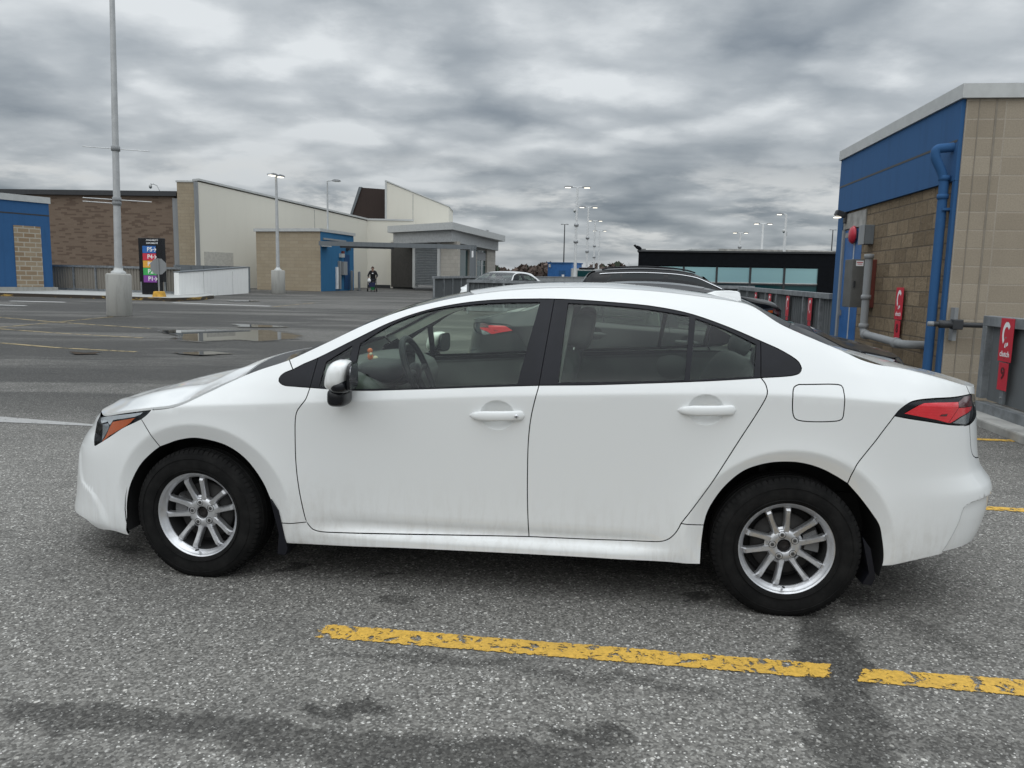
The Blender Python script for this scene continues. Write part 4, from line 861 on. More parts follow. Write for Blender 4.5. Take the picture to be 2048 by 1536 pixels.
F['ARCHF']=[(-0.38,0.169),(-0.374,0.254),(-0.375,0.332),(-0.361,0.411),(-0.328,0.483),(-0.282,0.549),(-0.222,0.604),(-0.185,0.63),(-0.15,0.642),(-0.07,0.668),(0.002,0.68),(0.07,0.673),(0.144,0.655),(0.203,0.624),(0.252,0.58),(0.294,0.522),(0.327,0.463),(0.351,0.403),(0.374,0.366),(0.396,0.33),(0.407,0.288),(0.424,0.191)]
F['HLOW']=[(-0.206,0.816),(-0.247,0.788),(-0.299,0.761),(-0.324,0.753),(-0.421,0.717),(-0.524,0.662),(-0.622,0.604),(-0.647,0.594)]
F['HLEFT']=[(-0.872,0.712)]
F['BUMPGAPF']=[(-0.299,0.761),(-0.274,0.732),(-0.232,0.695),(-0.205,0.659),(-0.185,0.63)]
F['APGAP']=[(0.441,1.053),(0.468,1.012)]
F['DLOTOP']=[(0.515,1.038),(0.579,1.067),(0.74,1.153),(0.894,1.233),(1.053,1.291),(1.215,1.327),(1.381,1.347),(1.546,1.355),(1.65,1.357),(1.767,1.355),(1.894,1.349),(2.09,1.335),(2.25,1.308),(2.405,1.259),(2.551,1.2),(2.644,1.159),(2.704,1.119),(2.714,1.095)]
F['SAILTIP']=[(0.468,1.012),(0.432,0.997),(0.412,0.98),(0.409,0.962),(0.432,0.945),(0.497,0.94),(0.565,0.938)]
F['DLOBOT']=[(0.565,0.938),(0.778,0.934),(1.039,0.949),(1.359,0.971),(1.608,0.987),(1.827,0.997),(2.029,1.01),(2.337,1.032),(2.545,1.051)]
F['RTRI']=[(2.545,1.051),(2.682,1.066),(2.707,1.077),(2.714,1.095)]
F['SAILGAP']=[(0.579,1.067),(0.573,1.003),(0.565,0.938)]
F['BGAP']=[(1.65,1.357),(1.634,1.21),(1.608,0.987)]
F['RFR']=[(2.552,1.2),(2.549,1.133),(2.545,1.051)]
F['GAPFD']=[(0.565,0.938),(0.55,0.885),(0.53,0.858),(0.512,0.834),(0.502,0.803),(0.496,0.724),(0.495,0.576),(0.505,0.464),(0.524,0.352),(0.533,0.313),(0.544,0.291),(0.561,0.272),(0.581,0.264),(0.612,0.26),(0.648,0.26)]
F['DOORBOT']=[(0.648,0.26),(1.097,0.273),(1.576,0.289)]
F['DOORBOT2']=[(1.576,0.289),(1.896,0.294),(2.116,0.302),(2.159,0.306),(2.187,0.316),(2.212,0.337),(2.232,0.367),(2.245,0.398)]
F['GAPRD']=[(2.245,0.398),(2.3,0.484),(2.355,0.574),(2.411,0.676),(2.465,0.777),(2.524,0.886),(2.553,0.944),(2.565,0.972),(2.57,0.997),(2.563,1.027),(2.545,1.051)]
F['GAPB']=[(1.608,0.987),(1.603,0.965),(1.591,0.916),(1.576,0.839),(1.567,0.742),(1.565,0.627),(1.567,0.464),(1.572,0.359),(1.576,0.289)]
F['ROCKF']=[(0.407,0.288),(0.538,0.303)]
F['ROCKR']=[(2.245,0.398),(2.346,0.39)]
F['SILL']=[(0.424,0.191),(0.547,0.192),(0.938,0.206),(1.449,0.214),(1.899,0.217),(2.185,0.214),(2.34,0.209)]
F['ARCHR']=[(2.34,0.209),(2.341,0.306),(2.346,0.39),(2.356,0.444),(2.378,0.499),(2.431,0.583),(2.5,0.649),(2.579,0.682),(2.651,0.694),(2.731,0.693),(2.815,0.672),(2.885,0.639),(2.931,0.605),(2.987,0.539),(3.031,0.481),(3.065,0.43),(3.089,0.36),(3.124,0.247)]
F['BUMPGAPR']=[(3.122,0.911),(3.081,0.857),(3.041,0.801),(2.998,0.745),(2.959,0.691),(2.931,0.61)]
F['TLTOP']=[(3.122,0.911),(3.141,0.934),(3.165,0.954),(3.193,0.969),(3.233,0.977),(3.322,0.982),(3.437,0.982),(3.534,0.984),(3.611,0.984)]
F['TLBOT']=[(3.122,0.911),(3.19,0.9),(3.264,0.89),(3.405,0.869),(3.52,0.857),(3.572,0.854)]
F['TAILBOT']=[(3.124,0.247),(3.261,0.273),(3.379,0.291),(3.541,0.301)]
F['FUEL']=[(2.7,1.029),(2.867,1.033),(2.884,1.028),(2.889,1.012),(2.893,0.911),(2.888,0.892),(2.871,0.884),(2.714,0.878),(2.689,0.887),(2.679,0.908),(2.674,1.0),(2.681,1.02)]
F['G1']=[(0.609,0.946),(0.623,1.051),(0.731,1.124),(0.729,1.054),(0.732,0.947)]
F['G2']=[(0.77,1.136),(0.897,1.22),(1.054,1.283),(1.217,1.315),(1.383,1.332),(1.583,1.34),(1.511,0.99),(1.358,0.979),(1.038,0.955),(0.763,0.94)]
F['G3']=[(1.715,1.339),(1.895,1.334),(2.091,1.318),(2.252,1.296),(2.227,1.032),(2.029,1.02),(1.693,1.003)]
F['G4']=[(2.281,1.286),(2.404,1.243),(2.531,1.185),(2.515,1.057),(2.252,1.033)]
F['HANDLE1']=[(1.302,0.843),(1.55,0.853),(1.424,0.872),(1.351,0.89),(1.484,0.895)]
F['HANDLE2']=[(2.202,0.903),(2.446,0.913),(2.321,0.93)]
F['ORANGE']=[(-0.555,0.73),(-0.355,0.763),(-0.443,0.71),(-0.56,0.655),(-0.612,0.612)]
F['MIRROR']=[(0.636,0.941),(0.734,1.063),(0.747,0.939)]
F['TLIN']=[(3.171,0.915),(3.205,0.939),(3.239,0.962),(3.292,0.968),(3.475,0.966),(3.478,0.946),(3.408,0.878),(3.321,0.893)]
F['TL_RED']=[(3.169,0.92),(3.236,0.956),(3.263,0.967),(3.33,0.968),(3.477,0.964),(3.476,0.937),(3.402,0.875),(3.332,0.892)]
F['TL_WING']=[(3.478,0.937),(3.636,0.932),(3.615,0.916),(3.489,0.897),(3.42,0.874),(3.404,0.875)]
F['TL_WHITE']=[(3.428,0.874),(3.495,0.896),(3.599,0.914),(3.566,0.864),(3.529,0.859)]
F['TL_SMOKE']=[(3.48,0.964),(3.533,0.981),(3.617,0.979),(3.636,0.934),(3.477,0.939)]
F['TL_SPOT']=[(3.361,0.915),(3.4,0.917),(3.393,0.905),(3.349,0.907)]
F['HL_DRL']=[(-0.808,0.722),(-0.283,0.794),(-0.304,0.78),(-0.357,0.765),(-0.568,0.733),(-0.587,0.708),(-0.629,0.721),(-0.701,0.703)]
F['HL_ORANGE']=[(-0.57,0.727),(-0.347,0.763),(-0.38,0.747),(-0.443,0.71),(-0.56,0.655),(-0.607,0.618)]
F['HL_DARK']=[(-0.695,0.699),(-0.623,0.716),(-0.591,0.7),(-0.621,0.626)]
F['CUPS']=[(1.429,0.848),(2.323,0.908)]
F['FBCREASE']=[(-0.835,0.524),(-0.746,0.397),(-0.619,0.353),(-0.538,0.285),(-0.467,0.181)]
F['RBPANEL']=[(3.627,0.519),(3.475,0.513),(3.434,0.422),(3.394,0.292)]

# cups behind the door handles, pressed into the door skins
CUPS = [(1.428, .849, .076, .066), (2.322, .909, .076, .066)]
def SD(s, z):
    P = SA(s, z)
    d = np.zeros_like(P[..., 0])
    for cx, cz, ra, rb in CUPS:
        r = np.hypot((np.asarray(s)-cx)/ra, (np.asarray(z)-cz)/rb)
        d += .024*np.clip(1-r**2, 0, 1)**.75*sst(1.0, .93, r)
    P[..., 1] -= d
    e1 = np.asarray(s)-_fbc(z); w1 = sst(.17, .24, z)*(1-sst(.50, .56, z))*(np.asarray(s) < XA)
    P[..., 1] += .009*w1*(1-sst(-.035, .035, e1))*np.exp(np.minimum(e1, 0)/.25)*(np.asarray(s) > SMIN+.5)
    e2 = np.asarray(s)-_rbc(z); w2 = (1-sst(.512, .526, z))*(np.asarray(s) > XB)*sst(.2, .3, z)
    k2 = .014*w2*sst(-.010, .012, e2)
    P[..., 1] -= k2; P[..., 0] -= k2*.6
    return P
_fbc = pchip(*zip(*[(b, a) for a, b in F['FBCREASE'][::-1]])); _rbc = pchip([.29, .42, .50, .516, .53], [3.393, 3.431, 3.452, 3.49, 3.62])
def normals(S, u, v_):
    e = 4e-4
    a = S(u+e, v_)-S(u-e, v_); b = S(u, v_+e)-S(u, v_-e)
    n = np.cross(b, a); n /= np.linalg.norm(n, axis=-1, keepdims=True)+1e-12
    return n
# the edge where the body side meets bonnet, windscreen, roof, rear window and boot lid
TL_ = [(-1.6, .722), (-1.2, .728), (-.95, .738)]+F['HOODGAP']+F['COWL']+F['RAIL']+F['RGLASS']+F['TRUNK']+[(3.75, 1.006), (4.0, 1.0), (4.35, .998)]
_tf = pchip(*zip(*TL_))
_ts = np.linspace(-1.6, 4.35, 600); _tz = _tf(_ts)
for _ in range(2): _tz = np.convolve(np.pad(_tz, 4, mode='edge'), np.ones(9)/9, 'valid')
def TZ(s): return np.interp(s, _ts, _tz)
CR = pchip([-1.6, -1.2, -.7, -.2, .06, .25, .45, .8, 1.1, 1.4, 1.8, 2.3, 2.55, 2.75, 3.0, 3.15, 3.5, 3.8, 4.35], [.0, .022, .062, .088, .092, .056, .042, .042, .034, .027, .023, .020, .018, .022, .022, .016, .014, .008, 0])
def SB(s, eta):
    s, eta = np.broadcast_arrays(np.asarray(s, float), np.asarray(eta, float))
    T = SA(s, TZ(s))
    h = 1-np.abs(eta)**2.4
    hc = .010*np.exp(-((np.abs(eta)-.72)/.10)**2)*sst(-1.3, -.7, s)*(1-sst(.05, .2, s))     # raised crease along the bonnet
    return np.stack([T[..., 0], T[..., 1]*eta, T[..., 2]+CR(s)*h+hc], -1)

def crom(pts, step=.012):
    """smooth curve through the points, resampled"""
    P = np.array(pts, float)
    if len(P) > 2:
        d = np.maximum(np.linalg.norm(np.diff(P, axis=0), axis=1), 1e-6)**.5; t = np.concatenate([[0], np.cumsum(d)])
        m_ = np.zeros_like(P)
        for i in range(1, len(P)-1):
            a = (P[i]-P[i-1])/(t[i]-t[i-1]); b = (P[i+1]-P[i])/(t[i+1]-t[i]); m_[i] = (a*(t[i+1]-t[i])+b*(t[i]-t[i-1]))/(t[i+1]-t[i-1])
        m_[0] = (P[1]-P[0])/(t[1]-t[0]); m_[-1] = (P[-1]-P[-2])/(t[-1]-t[-2])
        q = []
        for i in range(len(P)-1):
            h = t[i+1]-t[i]; k = np.linspace(0, 1, 14)[:, None]
            q.append(((2*k**3-3*k**2+1)*P[i]+(k**3-2*k**2+k)*h*m_[i]+(-2*k**3+3*k**2)*P[i+1]+(k**3-k**2)*h*m_[i+1])[:-1 if i < len(P)-2 else None])
        P = np.concatenate(q)
    L_ = np.concatenate([[0], np.cumsum(np.linalg.norm(np.diff(P, axis=0), axis=1))])
    n = max(2, int(L_[-1]/step)+1); s_ = np.linspace(0, L_[-1], n)
    return np.stack([np.interp(s_, L_, P[:, 0]), np.interp(s_, L_, P[:, 1])], 1)
def loop(*segs, step=.012):
    out_ = []
    for sg in segs:
        c = crom(sg, step) if len(sg) > 1 else np.array(sg, float)
        for q in c:
            if not out_ or np.hypot(*(q-out_[-1])) > 1e-4: out_.append(q)
    if np.hypot(*(out_[0]-out_[-1])) < 1e-3: out_.pop()
    P = np.array(out_)
    a = np.sum(P[:, 0]*np.roll(P[:, 1], -1)-np.roll(P[:, 0], -1)*P[:, 1])
    return P if a > 0 else P[::-1]
def inset(P, g):
    if g == 0: return P
    e = np.roll(P, -1, 0)-P; e /= np.linalg.norm(e, axis=1, keepdims=True)+1e-12
    nrm = np.stack([-e[:, 1], e[:, 0]], 1); pn = np.roll(nrm, 1, 0)
    b = nrm+pn; b /= np.maximum(np.sum(b*nrm, 1, keepdims=True), .35)
    return P+b*g
def inside(Q, P):
    x, y = Q[:, 0:1], Q[:, 1:2]; x1, y1 = P[:, 0], P[:, 1]; x2, y2 = np.roll(x1, -1), np.roll(y1, -1)
    c = ((y1 > y) != (y2 > y)) & (x < (x2-x1)*(y-y1)/(y2-y1+1e-15)+x1)
    return c.sum(1) % 2 == 1
# points that every panel on the side surface is meshed with: a grid plus rows along the creases
def cloud():
    rows = []
    s = np.arange(SMIN+.005, SMAX, .02)
    xs_ = SA(s, .6)[:, 0]
    for f_, offs in ((ZC, (-.007, .0, .007)), (ZB, (-.014, 0, .014))):
        for o_ in offs: rows.append(np.stack([s, f_(xs_)+o_], 1))
    for z in (.235, .250, .268, .286, .305): rows.append(np.stack([np.arange(.45, 2.3, .02), np.full(len(np.arange(.45, 2.3, .02)), z)], 1))
    for xw in (.02, 2.705):
        for r in (.437, .445, .453, .47):
            a = np.arange(-.35, math.pi+.35, .035); x = xw+r*np.cos(a)
            ss_ = np.where(x < XB, x, np.interp(x, SA(np.linspace(XB, SMAX-.3, 400), .5)[:, 0], np.linspace(XB, SMAX-.3, 400)))
            ss_ = np.where(x > XA, ss_, np.interp(-x, -SA(np.linspace(XA, SMIN+.3, 400), .5)[:, 0], np.linspace(XA, SMIN+.3, 400)))
            rows.append(np.stack([ss_, .305+r*np.sin(a)], 1))
    zz_ = np.arange(.18, .54, .008)
    for o_ in (-.035, -.018, 0, .018, .035): rows.append(np.stack([_fbc(zz_)+o_, zz_], 1)); rows.append(np.stack([_rbc(zz_)+o_, zz_], 1))
    for z_ in (.510, .514, .519, .524, .528): rows.append(np.stack([np.arange(3.44, 4.2, .012), np.full(len(np.arange(3.44, 4.2, .012)), z_)], 1))
    for cx, cz, ra, rb in CUPS:
        for r in np.arange(0, 1.2, .075):
            n = max(1, int(2*math.pi*r*.07/.008)); a = np.arange(n)*2*math.pi/n; rows.append(np.stack([cx+ra*r*np.cos(a), cz+rb*r*np.sin(a)], 1))
    gx, gz_ = np.meshgrid(np.arange(SMIN+.01, SMAX, .026), np.arange(.11, 1.44, .026))
    gx = gx+(np.arange(gx.shape[0]) % 2)[:, None]*.013
    rows.append(np.stack([gx.ravel(), gz_.ravel()], 1))
    seen = {}; keep = []
    for k, rw in enumerate(rows):
        h = .0045 if k < len(rows)-1 else .011
        for q in rw:
            c = (int(q[0]//.013), int(q[1]//.013)); ok = True
            for i in (-1, 0, 1):
                for j in (-1, 0, 1):
                    for p_ in seen.get((c[0]+i, c[1]+j), ()):
                        if (p_[0]-q[0])**2+(p_[1]-q[1])**2 < h*h: ok = False
            if ok: seen.setdefault(c, []).append(q); keep.append(q)
    return np.array(keep)
CLOUD = cloud()
def panel_data(poly, holes=(), gap=.0023, off=0., flange=.014, S=SD):
    P = inset(poly, gap); H = [inset(h, -gap if gap < .004 else -.0018) for h in holes]
    lo, hi = P.min(0), P.max(0)
    C = CLOUD[(CLOUD > lo-.01).all(1) & (CLOUD < hi+.01).all(1)]
    C = C[inside(C, P)]
    B = np.concatenate([P]+H)
    for h in H: C = C[~inside(C, h)]
    if len(C):
        dmin = np.full(len(C), 9.)
        for i in range(0, len(B), 200): dmin = np.minimum(dmin, np.sqrt(((C[:, None]-B[None, i:i+200])**2).sum(-1)).min(1))
        C = C[dmin > .0065]
    V_ = [Vector(q) for q in np.concatenate([B, C])]
    E_ = []; b = 0
    for lp in [P]+H:
        n = len(lp); E_ += [(b+i, b+(i+1) % n) for i in range(n)]; b += n
    r = delaunay_2d_cdt(V_, E_, [], 0, 1e-7)
    U = np.array([tuple(q) for q in r[0]]); T_ = np.array(r[2])
    cen = U[T_].mean(1); k = inside(cen, P)
    for h in H: k &= ~inside(cen, h)
    T_ = T_[k]
    used = np.unique(T_); mp = -np.ones(len(U), int); mp[used] = np.arange(len(used)); U = U[used]; T_ = mp[T_]
    a = U[T_]; ar = (a[:, 1, 0]-a[:, 0, 0])*(a[:, 2, 1]-a[:, 0, 1])-(a[:, 2, 0]-a[:, 0, 0])*(a[:, 1, 1]-a[:, 0, 1])
    T_[ar < 0] = T_[ar < 0][:, ::-1]
    X3 = S(U[:, 0], U[:, 1]); Nn = normals(S, U[:, 0], U[:, 1]); Nn[Nn[:, 1] < 0] *= 1
    X3 = X3+Nn*off
    V3, N3, F3 = X3, Nn, T_.tolist()
    if flange > 0:
        cnt = {}
        for t in T_:
            for i in range(3): cnt[(t[i], t[(i+1) % 3])] = 1
        be = [e for e in cnt if (e[1], e[0]) not in cnt]
        bv = sorted({i for e in be for i in e}); idx = {v_: i for i, v_ in enumerate(bv)}; nb = len(V3); m_ = len(bv)
        tan = np.zeros((m_, 3))
        for e in be:
            d = X3[e[1]]-X3[e[0]]; d /= np.linalg.norm(d)+1e-12; tan[idx[e[0]]] += d; tan[idx[e[1]]] += d
        lat = np.cross(tan, Nn[bv]); lat /= np.linalg.norm(lat, axis=1, keepdims=True)+1e-12
        V3 = np.concatenate([X3, X3[bv], X3[bv]-Nn[bv]*flange]); N3 = np.concatenate([Nn, lat, lat])
        F3 += [(nb+idx[e[1]], nb+idx[e[0]], nb+m_+idx[e[0]], nb+m_+idx[e[1]]) for e in be]
    return V3, N3, F3
def to_mesh(name, V3, N3, F3, mat, side=1):
    V = V3.copy(); Nn = N3.copy(); V[:, 1] *= -side; Nn[:, 1] *= -side
    Fs = [f[::-1] for f in F3] if side < 0 else F3
    me = bpy.data.meshes.new(name); me.from_pydata(V.tolist(), [], [tuple(map(int, f)) for f in Fs]); me.materials.append(mat)
    me.polygons.foreach_set('use_smooth', [True]*len(me.polygons)); me.update()
    me.normals_split_custom_set_from_vertices(Nn.tolist())
    return me

# ------------------------------------------------------------------ car materials
def paint(name, base, dirt=1.0):
    q = NT(name, base, .28, 0, Specular_IOR_Level=.08, Coat_Weight=.85, Coat_Roughness=.02, Coat_IOR=1.5)
    ob = q.coord('Object'); sx = q.n('ShaderNodeSeparateXYZ'); q.l(ob, sx.inputs[0])
    low = q.math('SUBTRACT', 1.0, q.sm(sx.outputs[2], .16, .62))
    st = q.noise(q.coord('Object', (9, 9, 1.6)), 3.0, 7, .65, .6)           # runs of road film
    sp2 = q.noise(ob, 120, 3, .7); fine_ = q.noise(ob, 14, 8, .7)
    # more film behind each wheel
    wh = None
    for xw in (.52, 2.35+.9):
        d = q.math('SUBTRACT', 1.0, q.sm(q.math('ABSOLUTE', q.math('SUBTRACT', sx.outputs[0], xw)), .02, .42)); wh = d if wh is None else q.math('MAXIMUM', wh, d)
    a = q.math('MULTIPLY', low, q.math('ADD', q.math('MULTIPLY', q.sm(st, .42, .62), .42), q.math('MULTIPLY', wh, .58)))
    a = q.math('MULTIPLY', a, q.math('ADD', .45, q.math('MULTIPLY', q.sm(fine_, .3, .7), .75)))
    spk = q.math('MULTIPLY', q.sm(sp2, .64, .72), q.math('MULTIPLY', low, .5))
    a = q.math('MULTIPLY', q.math('MINIMUM', q.math('ADD', a, spk), 1.0), dirt)
    dirtc = tuple(.42*c_+.04 for c_ in (1.0, .93, .82)) if base[0] > .3 else (.10, .095, .085)
    q.col(q.mix(q.math('MULTIPLY', a, .55), base, dirtc)); q.rgh(q.math('MULTIPLY_ADD', a, .5, .28))
    q.val(q.b.inputs['Coat Weight'], q.math('SUBTRACT', .85, q.math('MULTIPLY', a, .7)))
    return q.m
M_white = paint('white_car_paint', (.79, .80, .79))
M_grey = paint('charcoal_car_paint', (.035, .037, .04), .5); MATS['charcoal_car_paint'].node_tree.nodes['Principled BSDF'].inputs['Metallic'].default_value = .35
M_black = simple('gloss_black_trim', (.008, .0085, .011), .2, var=.3, Specular_IOR_Level=.35)
M_satin = simple('satin_black_trim', (.010, .0105, .014), .38, var=.2, Specular_IOR_Level=.2)
M_under = simple('black_underbody', (.012, .012, .012), .85)
M_gap = simple('dark_shut_gap', (.006, .006, .006), .9)
M_tint = glass('green_tinted_glass', (.86, .94, .85), .55)
M_shield = glass('windscreen_glass', (.70, .78, .72), .75)
M_frit = simple('black_glass_border', (.008, .009, .01), .06)
M_int = simple('charcoal_cabin_trim', (.085, .09, .088), .75, var=.2)
M_intlt = simple('pale_cabin_trim', (.72, .72, .66), .8)
M_seat = simple('black_seat_cloth', (.055, .056, .058), .9, var=.3, scale=40)
M_chrome = NT('polished_chrome', (.75, .76, .78), .08, 1.0).m
def tyre_mat():
    q = NT('tyre_rubber', (.018, .018, .018), .85, 0, Specular_IOR_Level=.12)
    ob = q.coord('Object'); nz = q.noise(ob, 9, 6, .7); q.col(q.mix(q.sm(nz, .35, .75), (.008, .008, .008), (.018, .0175, .017))); q.bump(q.noise(ob, 160, 3), .25, .002); return q.m
M_tyre = tyre_mat()
def alloy_mat():
    q = NT('silver_alloy', (.7, .705, .72), .32, .8)
    nz = q.noise(q.coord('Object'), 16, 7, .7); q.col(q.mix(q.sm(nz, .4, .8), (.64, .645, .66), (.48, .475, .465))); q.rgh(q.math('MULTIPLY_ADD', nz, .25, .2)); return q.m
M_alloy = alloy_mat()
M_disc = NT('worn_brake_steel', (.07, .068, .066), .75, .5).m
M_rust = simple('rusty_hub', (.014, .011, .010), .8, var=.5, scale=30)
M_red = NT('red_lamp_lens', (.62, .012, .02), .12, 0, Coat_Weight=1.0).m
MATS['red_lamp_lens'].node_tree.nodes['Principled BSDF'].inputs['Emission Color'].default_value = (.0, .0, .0, 1)
def redmat():
    t = MATS['red_lamp_lens']; q = NT.__new__(NT); q.m = t; q.t = t.node_tree; q.b = q.t.nodes['Principled BSDF']
    wv = q.n('ShaderNodeTexWave', bands_direction='Z'); q.l(q.coord('Object'), wv.inputs[0]); wv.inputs['Scale'].default_value = 45; wv.inputs['Distortion'].default_value = 0
    nz = q.noise(q.coord('Object'), 20, 3); q.col(q.mix(q.math('MULTIPLY_ADD', wv.outputs[1], .35, q.math('MULTIPLY', nz, .5)), (.92, .018, .035), (.62, .008, .016)))
redmat()
M_smoke = NT('dark_red_lens', (.10, .012, .014), .08, 0, Coat_Weight=1.0).m
M_amber = NT('amber_reflector', (.52, .095, .015), .18, 0, Coat_Weight=.8).m
M_lampgrey = NT('lamp_reflector', (.55, .58, .62), .16, .9).m
M_lampdark = NT('lamp_housing', (.045, .05, .06), .2, .3, Coat_Weight=.6).m
M_drl = NT('pale_light_guide', (.62, .66, .70), .15, .2, Coat_Weight=1.0).m
M_lens = glass('clear_lamp_lens', (.96, .97, .97), .6)

# ------------------------------------------------------------------ car panels
f_ = F
def cut(lst, a=None, b=None): return lst[a:b]
rev = lambda l: l[::-1]
T_of = lambda a, b, n=60: [(s, float(TZ(s))) for s in np.linspace(a, b, n)]
S_HL = -.1401 if False else f_['HLOW'][0][0]
sH = f_['HOODGAP'][2][0]                                # where lamp, wing and bonnet meet
lampHi = (sH, float(TZ(sH)))
sAP = f_['COWL'][-1][0]
sTE = f_['TRUNK'][-1][0]
hl_low = [lampHi]+f_['HLOW'][1:]+[(-.66, .605)]
hl_gapi = 2
sail_out = [f_['APGAP'][1]]+f_['SAILTIP'][1:-1]+[f_['DLOBOT'][0]]
gapfd = f_['GAPFD']
archf = f_['ARCHF']; archr = f_['ARCHR']
i_gap = archf.index(f_['BUMPGAPF'][-1]) if f_['BUMPGAPF'][-1] in archf else 7
i_rock = archf.index(f_['ROCKF'][0]) if f_['ROCKF'][0] in archf else 20
j_rock = archr.index(f_['ROCKR'][-1]) if f_['ROCKR'][-1] in archr else 2
bg = f_['BUMPGAPR']; j_gap = 12
archr = list(archr); archr[j_gap] = bg[-1]
tail_side = [(sTE, float(TZ(sTE))), f_['TRUNKEND'][1], (3.60, .984)]
tltop = f_['TLTOP'][:-1]+[(3.60, .984)]
tlbot = f_['TLBOT'][:-1]+[(3.50, .8565), (3.565, .857)]
tl_in = [(3.60, .984), (3.72, .972), (3.92, .955)]
tl_in2 = [(3.565, .857), (3.66, .875), (3.80, .905), (3.92, .93)]
PANELS = {}
sail_T = (f_['DLOTOP'][1])
PANELS['front_bumper'] = dict(poly=loop([f_['BUMPGAPF'][-1]]+rev(f_['BUMPGAPF'][:-1])[:-1]+[hl_low[2]], hl_low[2:], [(-.66, .605), (-.73, .66), (-.80, float(TZ(-.80)))], T_of(-.80, SMIN+.002, 30), [(SMIN+.002, .72), (SMIN+.002, .19)], [(SMIN+.002, .19), (-1.2, .195), f_['NOSEBOT'][0]]+f_['NOSEBOT'][1:], archf[:i_gap+1]), mat=M_white)
PANELS['headlight'] = dict(poly=loop(hl_low, [(-.66, .605), (-.73, .66), (-.80, float(TZ(-.80))-.012)], [(s, z-.010*min(1, (sH-s)/.1)-.003) for s, z in T_of(-.80, sH, 40)]), mat=M_lens)
PANELS['fender'] = dict(poly=loop(hl_low[:3], f_['BUMPGAPF'], archf[i_gap:i_rock+1], f_['ROCKF'], rev(gapfd[:10]), rev(sail_out), rev(f_['APGAP']), rev([(s, z-.009*(1 if s < .1 else max(0, 1-(s-.1)/.12))) for s, z in T_of(sH, sAP, 60)])), mat=M_white)
PANELS['side_frame'] = dict(poly=loop(T_of(sAP, sTE, 200), tail_side, rev(tltop), bg, rev(archr[j_rock:j_gap+1]), rev(f_['ROCKR']), f_['GAPRD'], f_['RTRI'], rev(f_['DLOTOP']), [f_['DLOTOP'][0], f_['APGAP'][1]], rev(f_['APGAP'])), mat=M_white)
PANELS['front_door'] = dict(poly=loop(f_['DLOBOT'][:5], f_['GAPB'], rev(f_['DOORBOT']), rev(gapfd)), mat=M_white)
PANELS['rear_door'] = dict(poly=loop(f_['DLOBOT'][4:], rev(f_['GAPRD']), rev(f_['DOORBOT2']), rev(f_['GAPB'])), mat=M_white)
PANELS['rocker_panel'] = dict(poly=loop(f_['ROCKF'], gapfd[9:], f_['DOORBOT'], f_['DOORBOT2'], f_['ROCKR'], rev(archr[:j_rock+1]), rev(f_['SILL']), rev(archf[i_rock:])), mat=M_white)
PANELS['rear_bumper'] = dict(poly=loop(rev(bg), tlbot, [(3.565, .857), (3.60, .72), (3.75, .68)], [(3.75, .68), (SMAX-.002, .66)], [(SMAX-.002, .66), (SMAX-.002, .30)], [(SMAX-.002, .30), (3.8, .30)]+rev(f_['TAILBOT']), rev(archr[j_gap:])), mat=M_white)
PANELS['tail_light'] = dict(poly=loop(tltop, tl_in, rev(tl_in2), rev(tlbot)), mat=M_lens)
PANELS['boot_face'] = dict(poly=loop([(sTE, float(TZ(sTE))), f_['TRUNKEND'][1], (3.60, .984)], tl_in, rev(tl_in2), [(3.565, .857), (3.60, .72), (3.75, .68)], [(3.75, .68), (SMAX-.002, .66)], [(SMAX-.002, .66), (SMAX-.002, float(TZ(SMAX)))], rev(T_of(sTE, SMAX-.002, 40))), mat=M_white)
dl = f_['DLOTOP']; iB = 8; iR = 14
PANELS['window_frame_front'] = dict(poly=loop(dl[1:iB+1], f_['BGAP'], rev(f_['DLOBOT'][:5]), rev(f_['SAILGAP'])), mat=M_satin, holes=[loop(f_['G1']+[f_['G1'][0]]) if False else loop(*[[f_['G1'][i], f_['G1'][(i+1) % 5]] for i in range(5)]), loop(f_['G2'][:6], f_['G2'][5:7], f_['G2'][6:], [f_['G2'][-1], f_['G2'][0]])])
PANELS['window_frame_rear'] = dict(poly=loop(dl[iB:iR+1], f_['RFR'], rev(f_['DLOBOT'][4:]), rev(f_['BGAP'])), mat=M_satin, holes=[loop(f_['G3'][:4], f_['G3'][3:5], f_['G3'][4:], [f_['G3'][-1], f_['G3'][0]]), loop(f_['G4'][:3], f_['G4'][2:4], f_['G4'][3:5], [f_['G4'][4], f_['G4'][0]])])
PANELS['corner_trim_front'] = dict(poly=loop(dl[:2], f_['SAILGAP'], rev(sail_out), [f_['APGAP'][1], dl[0]]), mat=M_satin)
PANELS['corner_trim_rear'] = dict(poly=loop(dl[iR:], rev(f_['RTRI']), rev(f_['RFR'])), mat=M_satin)
PANELS['fuel_door'] = dict(poly=loop(f_['FUEL']+[f_['FUEL'][0]]), mat=M_white)
PANELS['side_frame']['holes'] = [PANELS['fuel_door']['poly']]
NAME = {'window_frame_front': 'window_frame', 'window_frame_rear': 'window_frame', 'corner_trim_front': 'corner_trim', 'corner_trim_rear': 'corner_trim'}
LAMP_BITS = {'headlight': [('lamp_housing', None, M_lampdark, -.030), ('light_guide', f_['HL_DRL'], M_drl, -.008), ('amber_reflector', f_['HL_ORANGE'], M_amber, -.008), ('reflector', f_['HL_DARK'], M_lampgrey, -.012)],
             'tail_light': [('lamp_housing', None, M_satin, -.012), ('red_lens', f_['TL_RED'], M_red, -.004), ('red_lens', f_['TL_WING'], M_red, -.005), ('clear_lens', f_['TL_WHITE'], M_lampgrey, -.004), ('smoked_lens', f_['TL_SMOKE'], M_smoke, -.004), ('bulb_window', f_['TL_SPOT'], M_smoke, -.002)]}

